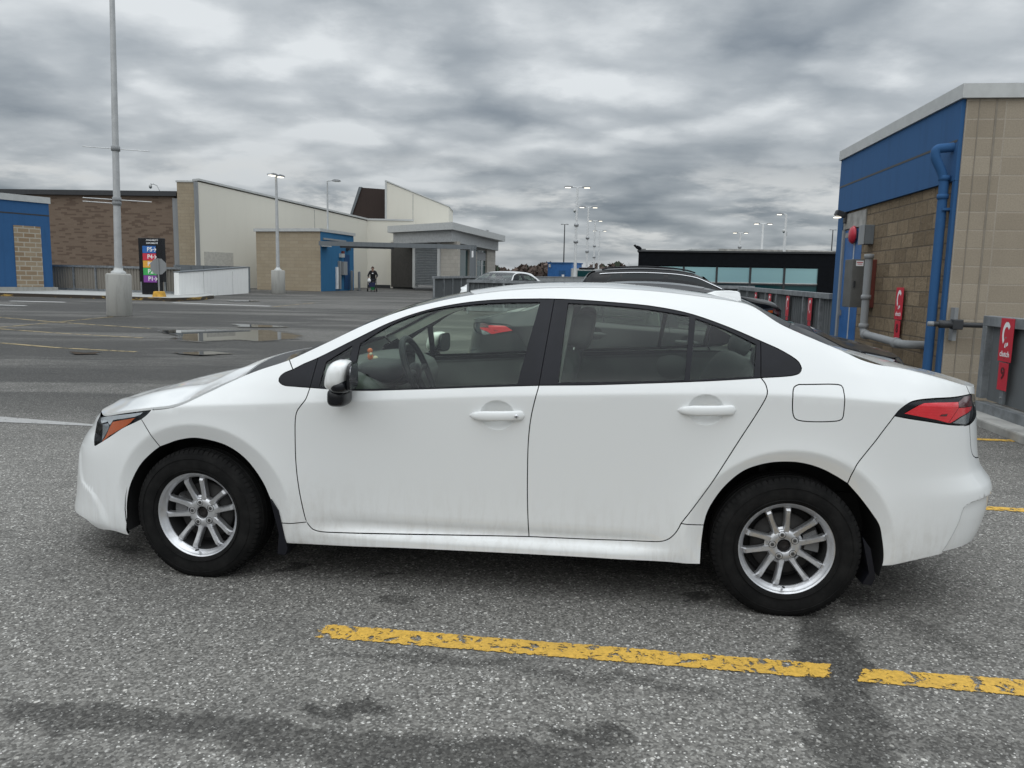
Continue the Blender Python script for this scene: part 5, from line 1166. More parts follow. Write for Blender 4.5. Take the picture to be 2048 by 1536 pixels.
CX, CY, CTH = -1.37768728, 4.37818495, -0.116192989
car = thing('parked_car', 'white four-door saloon parked side-on in the foreground, road film on its doors', 'car', (CX, CY, 0), CTH)
side_parts = {}
for side in (1, -1):
    for key, d in PANELS.items():
        kw = dict(holes=d.get('holes', ()))
        if key in ('headlight', 'tail_light'): kw.update(flange=.0)
        if key.startswith('window_frame') or key.startswith('corner'): kw.update(off=.0, gap=.0015)
        if side == 1: d['data'] = panel_data(d['poly'], **kw)
        nm = NAME.get(key, key)
        o = link(nm, to_mesh(nm, *d['data'], d['mat'], side), car)
        side_parts[(key, side)] = o
        for nm2, poly, mt, off in LAMP_BITS.get(key, ()):
            pk = ('bit', key, nm2, off)
            if side == 1: d[pk+(id(poly),)] = panel_data(d['poly'] if poly is None else loop(*[[poly[i], poly[(i+1) % len(poly)]] for i in range(len(poly))]), gap=.001, off=off, flange=.004)
            link(nm2, to_mesh(nm2, *d[pk+(id(poly),)], mt, side), o)
        if key.startswith('window_frame'):
            for i, h in enumerate(d['holes']):
                if side == 1: d['g%d' % i] = panel_data(inset(h, -.006), gap=0, off=-.004, flange=0)
                link('window', to_mesh('window', *d['g%d' % i], M_tint, side), o)
# bonnet, windscreen, roof, rear window and boot lid: strips across the car
def strip(name, s0, s1, mat, n=40, m_=36, gap=.002, edge=None, flange=.012, off=0., parent=None, emax=1.0):
    et = np.linspace(-1, 1, m_+1)
    if edge: et = np.concatenate([[-1, -edge], np.linspace(-edge, edge, m_-1)[1:-1], [edge, 1]])
    et = et*emax
    tt = np.linspace(0, 1, n+1)
    if edge: tt = np.concatenate([[0, .05], np.linspace(.05, .94, n-1)[1:-1], [.94, 1]])
    A, B_ = s0(np.abs(et)), s1(np.abs(et))
    S_ = A[None]+(B_-A)[None]*tt[:, None]; Eg = np.broadcast_to(et[None], S_.shape)
    yT = SA(S_, TZ(S_))[..., 1]; Eg = Eg*(1-gap/np.maximum(yT, .05))
    P = SB(S_, Eg); e = 1e-3
    n3 = np.cross(SB(S_+e, Eg)-SB(S_-e, Eg), SB(S_, Eg+e)-SB(S_, Eg-e)); n3 /= np.linalg.norm(n3, axis=-1, keepdims=True)+1e-9; n3[n3[..., 2] < 0] *= -1
    P = P+n3*off
    P[..., 1] *= -1; n3[..., 1] *= -1
    r, c = P.shape[:2]; V = P.reshape(-1, 3); Nn = n3.reshape(-1, 3)
    Fs = [(i*c+j, i*c+j+1, (i+1)*c+j+1, (i+1)*c+j) for i in range(r-1) for j in range(c-1)]
    mi = [1 if edge and (i in (0, r-2) or j in (0, c-2)) else 0 for i in range(r-1) for j in range(c-1)]
    if flange:
        bd = [(0, j) for j in range(c)]+[(i, c-1) for i in range(1, r)]+[(r-1, j) for j in range(c-2, -1, -1)]+[(i, 0) for i in range(r-2, 0, -1)]
        ids = [i*c+j for i, j in bd]; k = len(ids); b0 = len(V); dn = V[ids]-Nn[ids]*flange
        lat = V[ids]-V.mean(0); lat[:, 2] *= .2; lat /= np.linalg.norm(lat, axis=1, keepdims=True)
        V = np.concatenate([V, V[ids], dn]); Nn = np.concatenate([Nn, lat, lat])
        for q in range(k): Fs.append((b0+q, b0+k+q, b0+k+(q+1) % k, b0+(q+1) % k)); mi.append(0 if not edge else 1)
    me = bpy.data.meshes.new(name); me.from_pydata(V.tolist(), [], Fs); me.materials.append(mat)
    if edge: me.materials.append(M_frit)
    me.polygons.foreach_set('use_smooth', [True]*len(Fs)); me.polygons.foreach_set('material_index', mi); me.update(); me.normals_split_custom_set_from_vertices(Nn.tolist())
    return link(name, me, car if parent is None else parent)
K = lambda v_: (lambda e: np.full_like(e, v_))
strip('bonnet', K(SMIN+.004), lambda e: .13+.09*e**2, M_white, n=70, m_=44, gap=.006)
strip('cowl_panel', lambda e: .135+.09*e**2, lambda e: .31+.135*e**2, M_satin, n=8, off=-.004, flange=0)
strip('windscreen', lambda e: .27+.15*e**2, lambda e: 1.17+.10*e**2, M_shield, n=36, edge=.955, flange=0, off=-.003)
strip('roof_panel', lambda e: 1.175+.10*e**2, lambda e: 2.47+.075*e**2, M_white, n=40, gap=.003)
strip('rear_window', lambda e: 2.475+.075*e**2, lambda e: 3.07+.045*e**2, M_shield, n=36, edge=.945, flange=0, off=-.003)
strip('boot_lid', lambda e: 3.075+.05*e**2, K(SMAX-.004), M_white, n=60, m_=44)
# pale headlining and pillar trim inside
strip('headlining', lambda e: 1.20+.10*e**2, lambda e: 2.44+.075*e**2, M_intlt, n=20, off=-.035, flange=0, emax=1.04)
for side in (1, -1):
    if side == 1:
        tp = loop(T_of(sAP+.06, 3.08, 120), [(3.06, 1.06), (2.62, 1.06)], [(2.62, 1.06), (2.70, 1.11), (2.56, 1.195)], rev(dl[1:iR+1]), [dl[1], (.55, 1.03)])
        TRIM = panel_data(tp, gap=.002, off=-.028, flange=0)
        bp_ = loop([(1.60, 1.36), (1.74, 1.36)], [(1.74, 1.36), (1.69, .95)], [(1.69, .95), (1.50, .95)], [(1.50, .95), (1.60, 1.36)])
        BPIL = panel_data(bp_, gap=.0, off=-.035, flange=.01)
        ip = loop([(.42, .93)]+[(s, z-.012) for s, z in f_['DLOBOT'][1:]], [(2.55, 1.035), (2.75, 1.05), (2.95, 1.0)], [(2.95, 1.0), (2.95, .82)], [(2.95, .82), (2.30, .80)], [(2.30, .80), (2.22, .3)], [(2.22, .3), (.6, .3)], [(.6, .3), (.46, .5)], [(.46, .5), (.42, .93)])
        DTRIM = panel_data(ip, gap=0, off=-.055, flange=0)
        inn = loop([(SMIN+.02, .66), (-.7, .66), (-.3, .76), (.1, .88), (.45, .92)], [(.45, .92), (2.7, 1.04), (3.3, .98), (SMAX-.02, .94)], [(SMAX-.02, .94), (SMAX-.02, .4)], [(SMAX-.02, .4), (3.2, .4), (3.17, .5)], [(3.17, .5)]+[(2.78+.42*math.cos(a)-.05, .33+.41*math.sin(a)) for a in np.linspace(.4, math.pi, 16)]+[(2.29, .23)], [(2.29, .23), (.46, .23)], [(.46, .23)]+[(.02+.42*math.cos(a), .33+.41*math.sin(a)) for a in np.linspace(.0, math.pi-.2, 16)]+[(-.62, .40)], [(-.62, .4), (SMIN+.02, .4)], [(SMIN+.02, .4), (SMIN+.02, .66)])
        INNER = panel_data(inn, gap=0, off=-.045, flange=0, S=SA)
    link('pillar_trim', to_mesh('pillar_trim', *TRIM, M_intlt, side), car)
    link('pillar_trim', to_mesh('pillar_trim', *BPIL, M_int, side), car)
    link('door_trim', to_mesh('door_trim', *DTRIM, M_int, side), car)
    link('inner_shell', to_mesh('inner_shell', *INNER, M_gap, side), car)  # added liner, coloured near-black for the shade in the shut gaps
# floor pan, bulkheads, wheel tubs
fl = MB(); fl.box((1.36, 0, .235), (1.86, 1.62, .03)); fl.box((2.95, 0, .30), (1.2, 1.0, .03)); fl.box((-.1, 0, .25), (1.1, 1.0, .03)); fl.box((-.45, 0, .34), (.4, 1.1, .2)); fl.box((3.2, 0, .40), (.5, 1.1, .18)); fl.box((2.62, 0, .70), (.03, 1.3, .5)); fl.box((.22, 0, .62), (.03, 1.4, .5))
fl.build('floor_pan', M_under, car)
for xw in (.02, 2.705):
    for sd_ in (1, -1):
        tb = MB(); n = 28; rr = .405
        an = np.linspace(-.25, math.pi+.25, n)
        pr = [(xw+rr*math.cos(a), .30+rr*math.sin(a)) for a in an]
        vs = [(x, -sd_*.835, z) for x, z in pr]+[(x, -sd_*.52, z) for x, z in pr]
        tb.add(vs, [(i, i+1, n+i+1, n+i) for i in range(n-1)], 0, True); tb.add(vs[n:], [tuple(range(n))])
        tb.build('wheel_tub', M_under, car)
# mud flaps
for x0, zt, zb_, yy, dx in ((.395, .40, .135, .845, .045), (3.045, .38, .165, .845, .03)):
    for sd_ in (1, -1):
        mf = MB(); prf = [(x0-.035, zt), (x0+.002, zt-.05), (x0+.028, zt-.16), (x0+dx, zb_+.03), (x0+dx-.012, zb_), (x0+dx-.05, zb_+.004), (x0+.004, zt-.16)]
        mf.prism([(a, b) for a, b in prf], 0, .20, M=Matrix(((1, 0, 0, 0), (0, 0, -sd_ if sd_ > 0 else 1, -sd_*(yy-.19) if sd_ > 0 else yy-.19), (0, 1, 0, 0), (0, 0, 0, 1))))
        o = mf.build('mud_flap', M_satin, car)
# ------------------------------------------------------------------ wheels
def wheel_meshes():
    t = MB(); RO = .314
    prof = [(.196, -.07), (.203, -.088), (.215, -.098), (.240, -.1035), (.266, -.104), (.285, -.100), (.297, -.094), (.304, -.087)]
    full = prof+[(RO-.004, -.078)]
    t.lathe([(r, h) for r, h in full]+[(RO, -.068), (RO+.001, -.03), (RO+.001, .03), (RO, .068)]+[(r, -h) for r, h in full[::-1]], axis='Y', n=128)
    # tread: shoulder lugs and circumferential ribs
    for yb, wd, ph in ((-.076, .030, 0), (.076, .030, .5)):
        n = 76
        for k in range(n):
            a0 = 2*math.pi*(k+ph)/n; a1 = a0+2*math.pi/n*.74
            vs = []
            for a in (a0, a1):
                for r, y in ((RO-.016, yb-wd*.62*(1 if yb < 0 else -1)), (RO+.0005, yb-wd*.18*(1 if yb < 0 else -1)), (RO+.0035, yb+wd*.45*(1 if yb < 0 else -1)), (RO-.01, yb+wd*.5*(1 if yb < 0 else -1))):
                    vs.append((r*math.cos(a), y, r*math.sin(a)))
            fs = [(0, 1, 5, 4), (1, 2, 6, 5), (2, 3, 7, 6), (0, 3, 2, 1), (4, 5, 6, 7)]
            t.add(vs, fs)
    for yb in (-.035, 0, .035):
        t.lathe([(RO, yb-.013), (RO+.0045, yb-.012), (RO+.0045, yb+.012), (RO, yb+.013)], axis='Y', n=96, smooth=False)
    # fine raised rings on the sidewall
    for r in (.222, .276): t.lathe([(r-.0015, -.0995), (r-.001, -.1052), (r+.001, -.1052), (r+.0015, -.0995)], axis='Y', n=96)
    rim = MB()
    rim.lathe([(.170, .08), (.172, -.02), (.178, -.052)], axis='Y', n=64, mi=1)  # inner barrel of the alloy, coloured black for the shade behind the spokes
    rim.lathe([(.1785, -.050), (.1795, -.060), (.1862, -.0635), (.1868, -.070), (.1955, -.0725), (.1965, -.083), (.2035, -.0885), (.2075, -.090), (.209, -.086), (.208, -.074), (.200, -.066)], axis='Y', n=96)
    rim.lathe([(.030, -.030), (.030, -.046), (.033, -.048), (.060, -.049), (.072, -.043), (.078, -.03), (.076, .0)], axis='Y', n=60)
    base = math.radians(103)
    for k in range(5):
        c0 = base+k*2*math.pi/5
        for sgn in (1, -1):
            st = [(.050, 15, -.046, .040), (.070, 17.5, -.048, .034), (.095, 17.0, -.052, .027), (.125, 15.6, -.059, .0255), (.150, 14.6, -.065, .027), (.165, 14.2, -.0675, .029), (.174, 14.0, -.062, .031), (.182, 13.8, -.050, .034)]
            vs = []; 
            for r, dg, y, w_ in st:
                a = c0+sgn*math.radians(dg); u = Vector((math.cos(a), 0, math.sin(a))); tq = Vector((-math.sin(a), 0, math.cos(a))); p_ = u*r
                for fx, fy in ((-.60, .030), (-.52, .007), (-.34, 0), (.34, 0), (.52, .007), (.60, .030)):
                    vs.append(p_+tq*fx*w_*.86+Vector((0, y+fy, 0)))
            n = 6; fs = [(i*n+j, i*n+(j+1) % n, (i+1)*n+(j+1) % n, (i+1)*n+j) for i in range(len(st)-1) for j in range(n)]
            rim.add([(q.x, q.y, q.z) for q in vs], [f[::-1] for f in fs], 0, False)
        # web between the pair, set back
        vs = []
        for r, dg, y in ((.05, 15, -.040), (.074, 17, -.040), (.086, 15, -.034)):
            for s_ in (1, -1):
                a = c0+s_*math.radians(dg); vs.append((r*math.cos(a), y, r*math.sin(a)))
        rim.add(vs, [(0, 1, 3, 2), (2, 3, 5, 4)])
    nut = []
    for k in range(5):
        a = base+k*2*math.pi/5; b = MB(); c_ = Vector((.051*math.cos(a), 0, .051*math.sin(a)))
        b.lathe([(.0001, -.036), (.0135, -.036), (.0145, -.0485), (.0165, -.0495), (.0168, -.047)], c=c_, axis='Y', n=20, mi=1)
        b.lathe([(.0001, -.0525), (.0055, -.0525), (.0085, -.050), (.0095, -.038)], c=c_, axis='Y', n=6, smooth=False)
        nut.append(b.mesh('lug_nut', [M_disc, M_satin]))
    hub = MB().lathe([(.0001, -.034), (.012, -.034), (.014, -.038), (.016, -.034), (.031, -.030), (.031, .03)], axis='Y', n=32)
    disc = MB(); disc.lathe([(.06, -.005), (.137, -.005), (.139, .01), (.137, .02)], axis='Y', n=64); disc.lathe([(.0001, -.02), (.074, -.02), (.078, -.016), (.078, .0)], axis='Y', n=48)
    cal = MB()
    for a0, a1 in ((-.35, .35),):
        n = 10; vs = []
        for i in range(n+1):
            a = a0+(a1-a0)*i/n
            for r, y in ((.092, -.026), (.150, -.030), (.158, -.01), (.158, .04), (.092, .04)): vs.append((r*math.cos(a), y, r*math.sin(a)))
        cal.add(vs, [(i*5+j, i*5+(j+1) % 5, (i+1)*5+(j+1) % 5, (i+1)*5+j)[::-1] for i in range(n) for j in range(5)]); cal.add(vs[:5], [(0, 1, 2, 3, 4)]); cal.add(vs[-5:], [(4, 3, 2, 1, 0)])
    back = MB().lathe([(.0001, .03), (.165, .03)], axis='Y', n=40)
    valve = MB().tube([(0, -.072, -.178), (0, -.095, -.172)], [.004, .0045], 0, 8)
    return dict(tyre=t.mesh('tyre', M_tyre), rim=rim.mesh('rim', [M_alloy, M_under]), hub=hub.mesh('hub_bore', M_rust), disc=disc.mesh('brake_disc', M_disc), caliper=cal.mesh('brake_caliper', simple('caliper_iron', (.13, .13, .13), .6)), back=back.mesh('dust_shield', M_under), valve=valve.mesh('tyre_valve', M_satin), nut=nut)
WM = wheel_meshes()
def wheel(parent, x, side, steer=0., calang=0., z=.305, track=.765, spin=0., nm='wheel'):
    w_ = part(nm, parent, (x, -side*track, z), (0, 0, steer if side > 0 else math.pi+steer))
    for k, nm2 in (('tyre', 'tyre'), ('rim', 'rim'), ('hub', 'hub_bore'), ('valve', 'tyre_valve')): link(nm2, WM[k], w_, (0, 0, 0), (0, spin, 0))
    for q in WM['nut']: link('lug_nut', q, w_, (0, 0, 0), (0, spin, 0))
    link('brake_disc', WM['disc'], w_); link('dust_shield', WM['back'], w_); link('brake_caliper', WM['caliper'], w_, (0, 0, 0), (0, calang, 0))
    return w_
wheel(car, 0, 1, R(-3.5), R(-170), spin=R(3)); wheel(car, 0, -1, R(-3.5), R(-170)); wheel(car, 2.70, 1, 0, R(-10)); wheel(car, 2.70, -1, 0, R(-10))

# ------------------------------------------------------------------ handles, mirrors, fin, cabin
def blob(name, c, d, mats, parent, e=2.6, n=28, shear=0., taper=0., mfun=None, rot=(0, 0, 0)):
    """a rounded solid (superellipsoid)"""
    vs = []; sg = lambda t, p_: math.copysign(abs(t)**p_, t)
    for i in range(n+1):
        th = -math.pi/2+math.pi*i/n
        for j in range(2*n):
            ph = 2*math.pi*j/(2*n); k = 2/e
            x, y, z = sg(math.cos(th), k)*sg(math.cos(ph), k), sg(math.cos(th), k)*sg(math.sin(ph), k), sg(math.sin(th), k)
            tp_ = 1-taper*z
            vs.append((d[0]/2*(x*tp_+shear*z), d[1]/2*y*tp_, d[2]/2*z))
    fs = []; mi = []
    for i in range(n):
        for j in range(2*n):
            f = (i*2*n+j, i*2*n+(j+1) % (2*n), (i+1)*2*n+(j+1) % (2*n), (i+1)*2*n+j); fs.append(f)
            c4 = sum((Vector(vs[q]) for q in f), Vector())/4; mi.append(mfun(c4) if mfun else 0)
    b = MB(); b.add(vs, fs, 0, True); b.m = mi
    return b.build(name, mats, parent, c, rot)
for side in (1, -1):
    for (x0, z0), (x1, z1), key, lockx in ((f_['HANDLE1'][0], f_['HANDLE1'][1], 'front_door', True), (f_['HANDLE2'][0], f_['HANDLE2'][1], 'rear_door', False)):
        b = MB(); n = 26; vs = []; m2 = 12
        for i in range(n+1):
            t = i/n; x = x0+(x1-x0)*t; z = z0+(z1-z0)*t
            hh = .0215*min(1, (1-(1-min(t/.30, 1))**2)**.5*.85+.15*min(t/.3, 1))*min(1, math.sqrt(max(0, 1-((t-.93)/.07)**2)) if t > .93 else 1)+.0006
            y = float(W0(np.array(x), np.array(z))); bow = .030*math.sin(math.pi*min(max(t, .03), .97))**.6*(.92 if t < .72 else .92)
            th_ = .013 if .05 < t < .97 else .005
            for k in range(m2):
                a = 2*math.pi*k/m2; ca, sa = math.cos(a), math.sin(a)
                vs.append((x, -side*(y+bow-.010+th_*math.copysign(abs(ca)**.7, ca)), z+hh*math.copysign(abs(sa)**.7, sa)))
        fs = [(i*m2+k, i*m2+(k+1) % m2, (i+1)*m2+(k+1) % m2, (i+1)*m2+k) for i in range(n) for k in range(m2)]
        if side < 0: fs = [f[::-1] for f in fs]
        b.add(vs, fs, 0, True)
        hd = b.build('door_handle', M_white, side_parts[(key, side)])
        if lockx and side > 0:
            kx, kz = x0+(x1-x0)*.86, z0+(z1-z0)*.86; y = float(W0(np.array(kx), np.array(kz)))
            lk = MB().lathe([(.0001, -.0035), (.007, -.0035), (.0085, -.002), (.0085, .01)], c=(kx, -(y+.026), kz), axis='Y', n=24); lk.box((kx, -(y+.0305), kz), (.0022, .002, .009), 1); lk.build('key_lock', [M_chrome, M_satin], side_parts[(key, side)])
    # mirrors
    mir = part('door_mirror', car, (.735, -side*.985, 0))
    cap_ = blob('mirror_cap', (.010, 0, 1.018), (.100, .215, .128), [M_white], mir, 2.9, 24, shear=.30, rot=(0, 0, side*R(8)))
    low_ = blob('mirror_base', (.024, 0, .975), (.090, .205, .066), [M_black], mir, 2.8, 20, rot=(0, 0, side*R(8)))
    blob('mirror_foot', (-.004, side*.045, .915), (.088, .15, .085), [M_black], mir, 3.2, 18)
    ff = MB(); ff.prism([(a*.102*math.copysign(1, 1), b_*.062) for a, b_ in [(math.copysign(abs(math.cos(t))**.55, math.cos(t)), math.copysign(abs(math.sin(t))**.55, math.sin(t))) for t in np.linspace(0, 2*math.pi, 36)[:-1]]], 0, .012, M=Matrix(((0, 0, 1, .062), (1, 0, 0, 0), (0, 1, 0, 1.012), (0, 0, 0, 1))))
    ff.build('mirror_frame', M_black, mir, (0, 0, 0), (0, 0, side*R(8)))
    mg = MB(); mg.prism([(a*.092, b_*.053) for a, b_ in [(math.copysign(abs(math.cos(t))**.55, math.cos(t)), math.copysign(abs(math.sin(t))**.55, math.sin(t))) for t in np.linspace(0, 2*math.pi, 36)[:-1]]], .0121, .0135, M=Matrix(((0, 0, 1, .062), (1, 0, 0, 0), (0, 1, 0, 1.012), (0, 0, 0, 1))))
    mg.build('mirror_glass', M_chrome, mir, (0, 0, 0), (0, 0, side*R(8)))
fin = MB(); pf = [(2.405, 0), (2.46, .026), (2.53, .047), (2.572, .056), (2.586, .052), (2.589, .03), (2.592, 0)]
vs = []; m2 = len(pf)
zroof = lambda x: float(SB(np.array(x), np.array(0.))[2])
for sgn in (1, -1):
    for x, h in pf: vs.append((x, sgn*(.032-.45*h if h < .05 else .006), zroof(min(x, 2.49))-.004-(max(0, x-2.49)*.30)+h))
fs = [tuple(range(m2-1, -1, -1)), tuple(range(m2, 2*m2))]+[(i, i+1, m2+i+1, m2+i) for i in range(m2-1)]
fin.add(vs, fs); fo = fin.build('roof_aerial', M_white, car); bv = fo.modifiers.new('bevel', 'BEVEL'); bv.width = .006; bv.segments = 3
# dashboard, wheel, seats
ds = MB(); prof = [(.30, .90), (.38, .965), (.55, .985), (.70, .975), (.80, .93), (.83, .86), (.80, .72), (.62, .66), (.30, .64)]
ds.prism(prof, -.70, .70, M=Matrix(((1, 0, 0, 0), (0, 0, 1, 0), (0, 1, 0, 0), (0, 0, 0, 1))))
do = ds.build('dashboard', M_int, car); bv = do.modifiers.new('bevel', 'BEVEL'); bv.width = .02; bv.segments = 3
blob('instrument_hood', (.76, -.36, .965), (.24, .38, .12), [M_satin], do, 2.6, 16)
sc_ = MB().box((.80, 0, 1.01), (.02, .24, .15), 0, bev=.008).box((.812, 0, 1.01), (.003, .21, .125), 1); sc_.build('display_screen', [M_black, M_frit], do)
sw = MB(); cc = Vector((.945, -.36, .965)); ax = Vector((1, 0, .42)).normalized(); u1 = Vector((0, 1, 0)); u2 = ax.cross(u1)
sw.tube([cc+(u1*math.cos(a)+u2*math.sin(a))*.182 for a in np.linspace(0, 2*math.pi, 49)], .0165, 0, 12, caps=False)
for a in (0.1, math.pi-.1, -math.pi/2): sw.tube([cc-ax*.02, cc+(u1*math.cos(a)+u2*math.sin(a))*.178], [.022, .013], 0, 8)
sw.ico(cc-ax*.02, .06, 0, 2, (.6, 1.1, 1)); sw.tube([cc-ax*.03, cc-ax*.25], .035, 0, 10); sw.build('steering_wheel', M_satin, car)
def seat(y, x0=1.20):
    s_ = part('seat', car, (x0, y, 0))
    blob('seat_cushion', (0.05, 0, .47), (.56, .52, .20), [M_seat], s_, 3.2, 16, rot=(0, R(-6), 0))
    blob('backrest', (.42, 0, .80), (.17, .50, .66), [M_seat], s_, 3.0, 18, rot=(0, R(20), 0), taper=.08)
    blob('headrest', (.575, 0, 1.205), (.115, .27, .185), [M_seat], s_, 3.4, 16, rot=(0, R(14), 0), taper=.12)
    for k in (-1, 1): MB().tube([(.52, k*.055, 1.05), (.555, k*.055, 1.16)], .006, 0, 8).build('headrest_post', M_chrome, s_)
    return s_
seat(-.36); seat(.36)
rs = part('rear_seat', car, (0, 0, 0))
blob('seat_cushion', (2.12, 0, .46), (.56, 1.28, .22), [M_seat], rs, 3.5, 16); blob('backrest', (2.50, 0, .78), (.18, 1.26, .62), [M_seat], rs, 3.6, 18, rot=(0, R(24), 0))
for y in (-.36, .36): blob('headrest', (2.66, y, 1.10), (.11, .25, .12), [M_seat], rs, 3.2, 12, rot=(0, R(18), 0))
MB().box((2.88, 0, 1.03), (.42, 1.22, .02), 0).build('parcel_shelf', M_int, car)
# side-window divider bars belong to the frames; wiper on the cowl
wp = MB(); wp.tube([(.36, -.48, 1.005), (.30, -.25, 1.04), (.24, .1, 1.04)], [.009, .007, .005], 0, 8); wp.build('wiper', M_satin, car)

# ------------------------------------------------------------------ other cars
def recolour(root, old, new):
    for o in [root]+list(root.children_recursive):
        for sl_ in o.material_slots:
            if sl_.material == old: sl_.link = 'OBJECT'; sl_.material = new
ey = math.cos(CTH), math.sin(CTH)
nb = copy_tree(car); tag(nb, 'charcoal saloon parked nose-in on the far side of the white one', 'car')
# it faces the other way: nose towards the parapet
nb.rotation_euler = (0, 0, CTH+math.pi+R(1.0)); nb.location = (3.2, 8.2, gz(8.2))
recolour(nb, M_white, M_grey)
wc = copy_tree(car); tag(wc, 'distant white saloon facing the camera in front of the canopy building', 'car')
hd = R(64); pw_ = at(962, 580, 29.0); wc.rotation_euler = (0, 0, hd); wc.location = (pw_.x+.2, 28.3, gz(30))
def suv():
    M_blk = MATS.get('black_car_paint') or simple('black_car_paint', (.006, .0062, .007), .12, var=.1, Specular_IOR_Level=.3)
    M_dg = NT('dark_privacy_glass', (.010, .014, .015), .03, 0, Specular_IOR_Level=.35).m
    ro = thing('parked_car', 'black crossover with chrome window line parked beyond the white saloon', 'car', (0, 0, 0), 0)
    X_ = [-3.42, -3.38, -3.25, -2.9, -2.5, -2.0, -1.4, -.9, -.5, -.15, .15, .45, .70, .82, .90]     # x forward of the front axle
    zb = pchip(X_, [.95, .97, 1.0, 1.02, 1.02, 1.01, 1.0, .99, .985, .98, .97, .95, .90, .82, .70])
    zt_ = pchip([-3.42, -3.3, -3.1, -2.6, -2.0, -1.5, -1.0, -.55, -.1, .2, .6, .82, .90], [1.02, 1.35, 1.555, 1.62, 1.645, 1.63, 1.56, 1.34, 1.10, 1.06, 1.0, .90, .72])
    yb = pchip(X_, [.60, .74, .83, .88, .90, .905, .905, .90, .90, .89, .88, .84, .74, .62, .45])
    yt = pchip([-3.42, -3.2, -2.6, -1.6, -1.0, -.5, -.1, .2, .9], [.58, .62, .60, .60, .60, .68, .78, .70, .35])
    xs_ = np.unique(np.concatenate([np.linspace(-3.42, .90, 72), [-.1, -1.0]])); rows = []
    for x in xs_:
        a, b_, c_, d_ = float(zb(x)), float(zt_(x)), float(yb(x)), float(yt(x)); b_ = max(b_, a+.01); k = min(1, (b_-a)/.3)
        e_ = .22 if -3.3 < x < .75 else .32
        pr = [(c_*.93, e_), (c_*.985, e_+.12), (c_, .62), (c_, .80), (c_*.985, a-.05), (c_*.96, a), (c_*.96+(d_+.06-c_*.96)*.5, a+(b_-a)*.5), (d_+.05, a+(b_-a)*.86), (d_-.02, a+(b_-a)*.95), (d_*.6, b_-.008*k), (0, b_)]
        rows.append([(x, y, z) for y, z in pr])
    n = len(rows[0]); b = MB()
    for sg in (1, -1):
        vs = [(x, sg*y, z) for r in rows for x, y, z in r]; fs = []
        for i in range(len(rows)-1):
            for j in range(n-1):
                xm = .5*(rows[i][0][0]+rows[i+1][0][0]); zm = .25*(rows[i][j][2]+rows[i][j+1][2]+rows[i+1][j][2]+rows[i+1][j+1][2])
                if any((xm-xw)**2+(zm-.34)**2 < .37**2 for xw in (0, -2.66)) and j < 4: continue
                f = (i*n+j, (i+1)*n+j, (i+1)*n+j+1, i*n+j+1); fs.append(f[::-1] if sg > 0 else f)
        b.add(vs, fs, 0, True)
    b.add([(rows[0][j][0], s_*rows[0][j][1], rows[0][j][2]) for s_ in (1,) for j in range(n)]+[(rows[0][j][0], -rows[0][j][1], rows[0][j][2]) for j in range(n-2, -1, -1)], [tuple(range(2*n-1))])
    b.add([(rows[-1][j][0], rows[-1][j][1], rows[-1][j][2]) for j in range(n)]+[(rows[-1][j][0], -rows[-1][j][1], rows[-1][j][2]) for j in range(n-2, -1, -1)], [tuple(range(2*n-2, -1, -1))])
    b.build('body', M_blk, ro)
    MB().box((-1.3, 0, .30), (3.9, 1.5, .12)).build('floor_pan', M_under, ro)
    def side_y(x, z):
        a, b_, c_, d_ = float(zb(x)), float(zt_(x)), float(yb(x)), float(yt(x)); t = (z-a)/(b_-a)
        return np.interp(t, [0, .5, .86], [c_*.96, c_*.96+(d_+.06-c_*.96)*.5, d_+.05])
    for sg in (1, -1):
        top = lambda x: float(zb(x)+.80*(zt_(x)-zb(x))); bot = lambda x: float(zb(x)+.02)
        for x0, x1 in ((-3.0, -2.52), (-2.48, -1.62), (-1.52, -.62)):
            g_ = MB(); vs = []; N_ = 8
            for i in range(N_+1):
                x = x0+(x1-x0)*i/N_
                for t in (0, .5, 1):
                    z = bot(x)+(top(x)-bot(x))*t
                    if x0 == -3.0: z = min(z, bot(x)+(top(x)-bot(x))*min(1, .1+(x-x0)/.35))
                    vs.append((x, sg*(side_y(x, z)+.004), z))
            fs = [(i*3+j, (i+1)*3+j, (i+1)*3+j+1, i*3+j+1) for i in range(N_) for j in range(2)]
            g_.add(vs, [f[::-1] if sg > 0 else f for f in fs], 0, True); g_.build('window', M_dg if x0 < -2 else M_dg, ro)
        ch = MB(); ch.tube([(x, sg*(side_y(x, top(x)+.012)+.006), top(x)+.012) for x in np.linspace(-2.95, -.42, 26)], .012, 0, 6); ch.build('chrome_strip', M_chrome, ro)
        MB().tube([(x, sg*(side_y(x, bot(x)-.01)+.004), bot(x)-.012) for x in np.linspace(-3.0, -.45, 20)], .010, 0, 6).build('chrome_strip', M_chrome, ro)
        MB().tube([(-2.9, sg*.56, 1.585)]+[(x, sg*.56, float(zt_(x))+.012) for x in np.linspace(-2.75, -1.1, 12)]+[(-.95, sg*.56, 1.55)], .016, 0, 8).build('roof_rail', M_satin, ro)
        blob('door_mirror', (-.52, sg*1.02, 1.06), (.12, .24, .15), [M_blk], ro, 2.8, 14)
        hl = MB(); P_ = [(.40, sg*.855, .83), (.62, sg*.795, .85), (.80, sg*.66, .84), (.86, sg*.55, .78), (.84, sg*.60, .70), (.66, sg*.80, .74)]
        hl.add([(x+.01, y+sg*.012, z) for x, y, z in P_], [tuple(range(6)) if sg < 0 else tuple(range(5, -1, -1))]); ho = hl.build('headlight', M_lampdark, ro)
        MB().box((.58, sg*.83, .78), (.10, .02, .05), rz=sg*R(-18)).build('amber_reflector', M_amber, ho)
        MB().box((-3.36, sg*.70, 1.0), (.12, .26, .16), bev=.02).build('tail_light', M_red, ro)
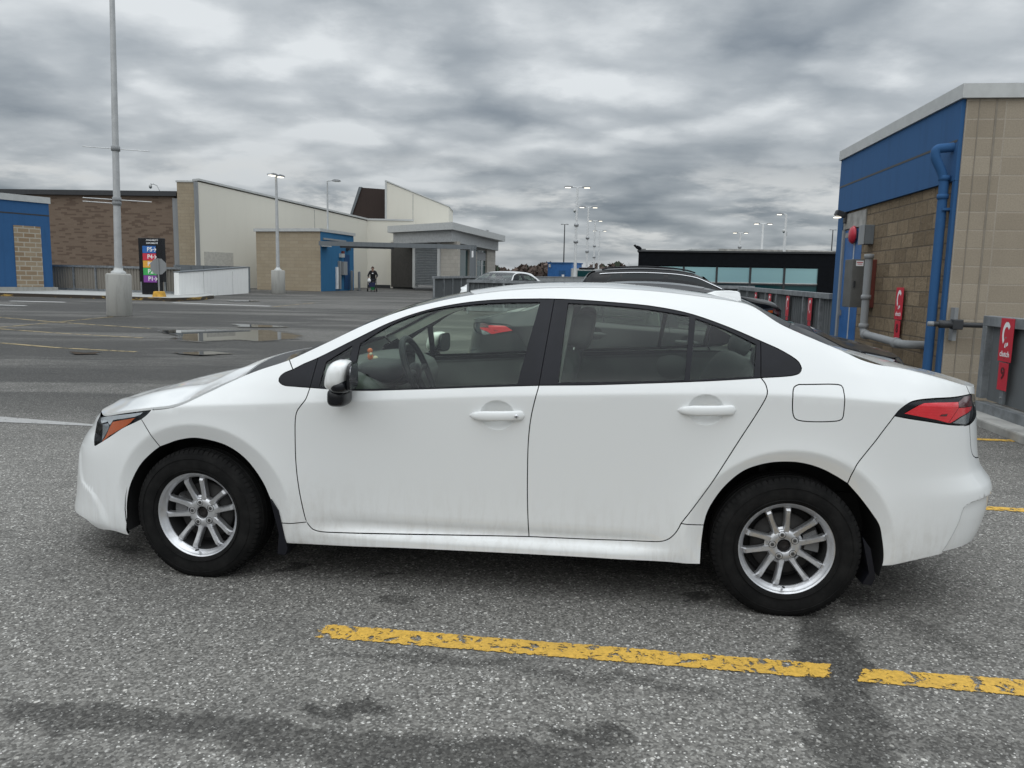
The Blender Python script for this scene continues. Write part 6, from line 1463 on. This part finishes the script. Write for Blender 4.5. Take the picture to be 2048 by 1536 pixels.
        for xw in (0, -2.66):
            w_ = part('wheel', ro, (xw, sg*.80, .34), (0, 0, 0 if sg < 0 else math.pi)); w_.scale = (1.09, 1, 1.09)
            for k, nm in (('tyre', 'tyre'), ('rim', 'rim'), ('back', 'dust_shield')): link(nm, WM[k], w_)
    MB().prism([(-.62, .0), (.62, .0), (.58, .30), (-.58, .30)], 0, .004, M=Matrix(((0, .80*1.0, 0, -.78), (1, 0, 0, 0), (0, -.62, 1, 1.47), (0, 0, 0, 1)))).build('windscreen', M_dg, ro)
    MB().box((-3.22, 0, 1.60), (.34, 1.18, .035), bev=.012).build('rear_spoiler', M_blk, ro)
    MB().box((.88, 0, .62), (.05, .9, .22), bev=.01).build('grille', M_satin, ro)
    return ro
sv = suv(); sv.scale = (.95, .95, .95); sv.location = (4.56, 16.0, gz(16)); sv.rotation_euler = (0, 0, CTH+R(2))

# ------------------------------------------------------------------ availability totem, stop sign
ta_, tb2 = at(279.5, 560, 33.6), at(326, 560, 33.4); FT = Frame((ta_.x, ta_.y), (tb2.x, tb2.y)); P = FT.pt; WT = FT.len
to = FT.thing('parking_totem', 'black totem sign with five coloured rows from blue P5 to purple P1', 'sign')
zb_ = gz(33)+.13; zt_ = P(300, 476)[1]; zmid = P(300, 564)[1]
bx('plinth', to, .07, WT*.86, .03, .22, zb_, zmid, M_black); bx('cabinet', to, 0, WT, 0, .26, zmid+.002, zt_, M_black, .01)
xl, xr_ = P(285, 500)[0], P(311.5, 500)[0]; fy = -.006
rowpx = (491.5, 506.5, 521, 535.5, 550.5, 565)
for k, (nm, cname, c_) in enumerate((('P5', 'blue_sign_panel', (.02, .13, .42)), ('P4', 'crimson_sign_panel', (.58, .03, .06)), ('P3', 'orange_sign_panel', (.75, .38, .05)), ('P2', 'green_sign_panel', (.05, .40, .10)), ('P1', 'purple_sign_panel', (.22, .05, .30)))):
    z1_, z0_ = P(300, rowpx[k])[1], P(300, rowpx[k+1])[1]
    pn = bx('level_panel', to, xl, xr_, fy, -.001, z0_+.006, z1_-.006, simple(cname, c_, .4, var=.04)); zc_ = (z0_+z1_)/2; hh = z1_-z0_
    text_part('lettering', nm, hh*.82, M_white_p, pn, Matrix(((1, 0, 0, xl+(xr_-xl)*.55), (0, 0, -1, fy-.003), (0, 1, 0, zc_), (0, 0, 0, 1))), .002, .006)
    ar = MB(); xa_ = xl+(xr_-xl)*.885; ar.box((xa_, fy-.003, zc_), (.16, .004, .026)); ar.box((xa_+.05, fy-.0032, zc_+.042), (.026, .004, .13), M=Matrix.Rotation(R(-45), 3, 'Y')).box((xa_+.05, fy-.0034, zc_-.042), (.026, .004, .13), M=Matrix.Rotation(R(45), 3, 'Y')); ar.build('arrow', M_white_p, pn)
for tx, px, py, s_ in (('AVAILABILITY', 304, 480.5, .095), ('DISPONIBILITÉ', 304, 486.5, .085)):
    x, z = P(px, py); text_part('lettering', tx, s_, M_white_p, to, Matrix(((1, 0, 0, x), (0, 0, -1, -.003), (0, 1, 0, z), (0, 0, 0, 1))), .002, .002)
sb_ = onground(319, 600); sb_.z += .0
ss_ = thing('stop_sign', 'grey back of an octagonal sign on a post in a yellow block', 'sign', (sb_.x, sb_.y, sb_.z), R(4))
hs = at(318, 533, sb_.y).z-sb_.z
MB().prism([(a*.135, b_*.135) for a, b_ in ((-1.95, -1), (1.95, -1), (1.95, 1), (-1.95, 1))], 0, .01).build('foot', M_conc, ss_)
bk_ = MB(); vs = [(sx*.24, sy*.24, 0) for sx, sy in ((-1, -1), (1, -1), (1, 1), (-1, 1))]+[(sx*.165, sy*.165, .35) for sx, sy in ((-1, -1), (1, -1), (1, 1), (-1, 1))]
bk_.add(vs, [(3, 2, 1, 0), (4, 5, 6, 7), (0, 1, 5, 4), (1, 2, 6, 5), (2, 3, 7, 6), (3, 0, 4, 7)]); bo_ = bk_.build('yellow_block', M_yellow, ss_); md = bo_.modifiers.new('bevel', 'BEVEL'); md.width = .02; md.segments = 2
MB().box((0, 0, (hs+.35)/2+.1), (.055, .035, hs-.35+.45)).build('post', M_galv, ss_)
r8 = .315/math.cos(math.pi/8); oc = [(r8*math.cos(math.pi/8+k*math.pi/4), hs+r8*math.sin(math.pi/8+k*math.pi/4)) for k in range(8)]
face_poly('plate', ss_, oc, .022, .026, M_galv)

# ------------------------------------------------------------------ person pushing a rollator
def skin(name, nodes, edges, mat, parent, sub=2):
    ks = list(nodes); me = bpy.data.meshes.new(name); me.from_pydata([nodes[k][0] for k in ks], [(ks.index(a), ks.index(b)) for a, b in edges], [])
    o = bpy.data.objects.new(name, me); COL.objects.link(o); md = o.modifiers.new('skin', 'SKIN'); md.use_smooth_shade = True
    for i, k in enumerate(ks):
        r = nodes[k][1]; me.skin_vertices[0].data[i].radius = r if isinstance(r, tuple) else (r, r)
    me.skin_vertices[0].data[0].use_root = True
    o.modifiers.new('sub', 'SUBSURF').levels = sub; o.modifiers['sub'].render_levels = sub
    dg = bpy.context.evaluated_depsgraph_get(); m2 = bpy.data.meshes.new_from_object(o.evaluated_get(dg)); bpy.data.objects.remove(o)
    for q in m2.polygons: q.use_smooth = True
    m2.materials.clear(); m2.materials.append(mat); return link(name, m2, parent)
M_skin = simple('skin', (.42, .25, .18), .55); M_coat = simple('black_coat', (.012, .012, .014), .9); M_trou = simple('dark_trousers', (.016, .017, .022), .9); M_hair = simple('dark_brown_hair', (.045, .025, .016), .7)
pg = onground(746, 583)
pe = thing('person', 'person in black coat bending over the handles of a rollator', 'person', pg, R(6))
def arm_nodes(s_, D, rs):
    D['sh%d' % s_] = ((s_*.185, -.10, 1.30), rs[0]); D['el%d' % s_] = ((s_*.30, -.14, 1.05), rs[1]); D['wr%d' % s_] = ((s_*.25, -.36, .93), rs[2])
B_ = {'pel': ((0, .02, .88), (.145, .11)), 'sp': ((0, -.02, 1.06), (.13, .10)), 'ch': ((0, -.09, 1.27), (.16, .11)), 'nk': ((0, -.16, 1.38), .055), 'hd0': ((0, -.20, 1.45), .066), 'hd1': ((0, -.215, 1.53), (.078, .092)), 'hd2': ((0, -.205, 1.60), .055)}
Ed = [('pel', 'sp'), ('sp', 'ch'), ('ch', 'nk'), ('nk', 'hd0'), ('hd0', 'hd1'), ('hd1', 'hd2')]
for s_ in (1, -1):
    arm_nodes(s_, B_, (.055, .042, .030)); Ed += [('ch', 'sh%d' % s_), ('sh%d' % s_, 'el%d' % s_), ('el%d' % s_, 'wr%d' % s_)]
    B_['pm%d' % s_] = ((s_*.245, -.43, .925), (.038, .018)); Ed.append(('wr%d' % s_, 'pm%d' % s_))
    for k in range(4):
        fx = s_*.245+(k-1.5)*.019; ln = (.07, .082, .078, .062)[k]
        B_['f%d%da' % (s_, k)] = ((fx, -.46, .938), .0095); B_['f%d%db' % (s_, k)] = ((fx, -.46-ln*.45, .930), .009); B_['f%d%dc' % (s_, k)] = ((fx, -.46-ln*.35, .905), .008)
        Ed += [('pm%d' % s_, 'f%d%da' % (s_, k)), ('f%d%da' % (s_, k), 'f%d%db' % (s_, k)), ('f%d%db' % (s_, k), 'f%d%dc' % (s_, k))]
    B_['t%da' % s_] = ((s_*.205, -.42, .915), .010); B_['t%db' % s_] = ((s_*.20, -.455, .90), .009); Ed += [('pm%d' % s_, 't%da' % s_), ('t%da' % s_, 't%db' % s_)]
    fwd = -.10 if s_ > 0 else .14
    B_['hp%d' % s_] = ((s_*.10, .02, .84), .09); B_['kn%d' % s_] = ((s_*.10, fwd-.04, .48), .06); B_['an%d' % s_] = ((s_*.10, fwd+.02, .09), .042); B_['to%d' % s_] = ((s_*.11, fwd-.15, .035), .035)
    Ed += [('pel', 'hp%d' % s_), ('hp%d' % s_, 'kn%d' % s_), ('kn%d' % s_, 'an%d' % s_), ('an%d' % s_, 'to%d' % s_)]
body = skin('body', B_, Ed, M_skin, pe)
C_ = {'sp': ((0, -.01, 1.05), (.185, .15)), 'hem': ((0, .03, .78), (.205, .16)), 'ch': ((0, -.085, 1.26), (.20, .15)), 'col': ((0, -.15, 1.385), (.085, .085))}
Ec = [('sp', 'hem'), ('sp', 'ch'), ('ch', 'col')]
for s_ in (1, -1): arm_nodes(s_, C_, (.082, .068, .050)); Ec += [('ch', 'sh%d' % s_), ('sh%d' % s_, 'el%d' % s_), ('el%d' % s_, 'wr%d' % s_)]
skin('coat', C_, Ec, M_coat, pe)
T_ = {'w': ((0, .02, .86), (.165, .13))}; Et = []
for s_ in (1, -1):
    fwd = -.10 if s_ > 0 else .14
    T_['h%d' % s_] = ((s_*.105, .02, .78), .105); T_['k%d' % s_] = ((s_*.10, fwd-.04, .48), .080); T_['a%d' % s_] = ((s_*.10, fwd+.02, .10), .068); Et += [('w', 'h%d' % s_), ('h%d' % s_, 'k%d' % s_), ('k%d' % s_, 'a%d' % s_)]
skin('trousers', T_, Et, M_trou, pe); pe.scale = (.94, .94, .94)
for s_ in (1, -1):
    fwd = -.10 if s_ > 0 else .14; blob('shoe', (s_*.11, fwd-.07, .045), (.10, .27, .09), [M_dark], pe, 2.6, 10)
hr = MB().ico((0, -.185, 1.565), .105, 0, 2, (.92, .95, .95)).build('hair', M_hair, pe)
MB().ico((0, -.312, 1.515), .017, 0, 2, (.8, 1, 1.3)).build('nose', M_skin, pe); MB().box((0, -.303, 1.475), (.05, .01, .008)).build('mouth', simple('lip', (.30, .10, .09), .6), pe)
for s_ in (1, -1): MB().ico((s_*.033, -.298, 1.54), .011).build('eye', M_dark, pe); MB().ico((s_*.088, -.20, 1.525), .03, 0, 2, (.4, .7, 1.1)).build('ear', M_skin, pe)
MB().box((0, -.262, 1.20), (.10, .012, .06), bev=.004).build('coat_print', M_white_p, pe)
rg = Vector((pg.x, pg.y-.05, pg.z)); ro_ = thing('rollator', 'dark four-wheeled rollator with blue and green bags and a white carrier', 'walking frame', rg, R(6))
for s_ in (1, -1):
    fr_ = MB(); fr_.tube([(s_*.25, -.36, .925), (s_*.25, -.52, .91), (s_*.26, -.58, .80), (s_*.27, -.70, .12)], .014, 0, 8); fr_.tube([(s_*.26, -.56, .62), (s_*.27, -.34, .12)], .014, 0, 8); fr_.build('side_frame', M_dark, ro_)
    for y_ in (-.72, -.32):
        wl_ = MB().lathe([(.0001, -.012), (.05, -.014), (.075, -.02), (.095, -.018), (.10, 0), (.095, .018), (.075, .02), (.05, .014), (.0001, .012)], c=(s_*.275, y_, .10), axis='X', n=24); wl_.build('wheel', M_tyre, ro_)
MB().tube([(-.26, -.62, .55), (.26, -.62, .55)], .014, 0, 8).build('cross_bar', M_dark, ro_); MB().box((0, -.48, .60), (.46, .30, .05), bev=.015).build('seat', M_satin, ro_)
MB().prism([(-.21, .56), (.21, .56), (.17, .30), (-.17, .30)], .0, .20, M=Matrix(((1, 0, 0, 0), (0, 0, 1, -.80), (0, 1, 0, 0), (0, 0, 0, 1)))).build('front_bag', simple('navy_bag_cloth', (.012, .018, .06), .8), ro_)
MB().prism([(-.10, .32), (.17, .30), (.13, .10), (-.06, .10)], .0, .16, M=Matrix(((1, 0, 0, 0), (0, 0, 1, -.74), (0, 1, 0, 0), (0, 0, 0, 1)))).build('green_bag', simple('green_bag_cloth', (.015, .16, .06), .8), ro_)
blob('carrier_bag', (-.17, -.70, .70), (.20, .14, .24), [simple('white_plastic_bag', (.72, .72, .70), .5)], ro_, 2.2, 12, taper=.2)

# ------------------------------------------------------------------ bird on the black roof, ornament on the dashboard
pb_ = at(1281.5, 497, 31.6); zroof_ = FQ.pt(1281.5, 505)[1]; bd_ = thing('bird', 'dark bird standing on the left end of the black roof', 'bird', (pb_.x, pb_.y+.6, at(1281, 502.0, 32.2).z), R(-20))
blob('body', (0, 0, .13), (.30, .14, .15), [M_blackwall], bd_, 2.2, 12, rot=(0, R(24), 0)); MB().ico((-.145, 0, .215), .05).build('head', M_blackwall, bd_); MB().tube([(-.18, 0, .215), (-.235, 0, .205)], [.016, .003], 0, 8).build('beak', M_dark, bd_); MB().prism([(.10, -.04), (.30, -.05), (.30, .05), (.10, .04)], .055, .085).build('tail', M_blackwall, bd_)
for s_ in (1, -1): MB().tube([(0, s_*.03, .08), (-.01, s_*.03, .0)], .007, 0, 6).build('leg', M_dark, bd_)
cm = Matrix.Translation((CX, CY, 0)) @ Matrix.Rotation(CTH, 4, 'Z')
fp = cm @ Vector((.600, -.06, .984)); fg = thing('dashboard_ornament', 'tiny orange ornament standing on the dashboard of the white saloon', 'ornament', fp, CTH)
M_or = simple('orange_plastic', (.72, .16, .05), .5); M_cr = simple('cream_plastic', (.7, .62, .45), .5)
MB().ico((0, 0, .020), .017, 0, 2, (1, 1, 1.25)).build('body', M_or, fg); MB().ico((-.002, 0, .053), .0155).build('head', M_or, fg); MB().ico((.006, -.012, .036), .009).build('scarf', M_cr, fg); MB().ico((.030, -.005, .014), .013, 0, 2, (1.2, .8, 1)).build('foot', M_cr, fg)

# ------------------------------------------------------------------ far trees
rnd = random.Random(4)
M_twig = simple('bare_twigs', (.085, .060, .048), .95, var=.4, scale=.4); M_ever = simple('evergreen_needles', (.030, .042, .026), .95, var=.4, scale=.5)
b = MB()
for k in range(5200):
    px = rnd.uniform(930, 1420); Y_ = rnd.uniform(190, 250)
    topy = 535+5*math.sin(px*.045)+4*math.sin(px*.13+1)+rnd.gauss(0, 1.2); py = rnd.uniform(topy, 562); p_ = at(px, py, Y_); sz = rnd.uniform(.35, 1.0)
    n_ = Vector((rnd.gauss(0, 1), rnd.gauss(0, 1), rnd.gauss(0, 1))).normalized(); u_ = n_.orthogonal().normalized()*sz; w_ = n_.cross(u_.normalized())*sz*.45
    b.add([p_-u_-w_, p_+u_-w_, p_+u_+w_, p_-u_+w_], [(0, 1, 2, 3)], 1 if math.sin(px*.21)+rnd.gauss(0, .5) > 1.1 else 0)
tag(b.build('far_woodland', [M_twig, M_ever]), 'brown bare woodland along the horizon', 'woodland', kind='stuff')
for k in range(30): pass
gnd = MB().quad((-900, 160, -14), (900, 160, -14), (900, 2500, -14), (-900, 2500, -14)); tag(gnd.build('distant_land', simple('distant_land_tone', (.10, .09, .07), .95)), kind='structure')
def bare_tree(px, pytop, Y_, label, spread=.42, seed=1):
    r_ = random.Random(seed); top = at(px, pytop, Y_); base = Vector((top.x, Y_, -8.)); h = top.z-base.z
    t = thing('bare_tree', label, 'tree', base, 0, 'leafless trees beyond the deck'); cr_ = MB(); tr_ = MB()
    tr_.tube([(0, 0, 0), (.05, 0, h*.3), (0, .05, h*.55)], [.28, .2, .13], 0, 8); tr_.build('trunk', M_twig, t)
    def grow(p_, d_, L_, rad, dep):
        q = p_+d_*L_; mid_ = p_.lerp(q, .5)+Vector((r_.gauss(0, .05), r_.gauss(0, .05), 0))*L_; cr_.tube([p_, mid_, q], [rad, rad*.8, rad*.6], 0, 4, caps=False)
        if dep == 0: return
        for _ in range(3 if dep > 1 else 4):
            nd = (d_+Vector((r_.gauss(0, spread), r_.gauss(0, spread), r_.gauss(.12, .25)))).normalized(); grow(q if r_.random() < .6 else mid_, nd, L_*r_.uniform(.6, .82), rad*.55, dep-1)
    for k in range(6):
        a = k*1.05+r_.random(); grow(Vector((0, 0, h*(.35+.05*k))), Vector((math.cos(a)*.7, math.sin(a)*.7, .75)).normalized(), h*.17, .085, 4)
    cr_.build('crown', M_twig, t); return t
bare_tree(1165, 521, 140, 'leafless tree directly behind the row of white lamp posts', seed=3); bare_tree(1199, 524, 150, 'leafless tree at the right end of the row of white lamp posts', seed=7); bare_tree(1245, 527, 150, 'leafless tree left of the black building', seed=11)
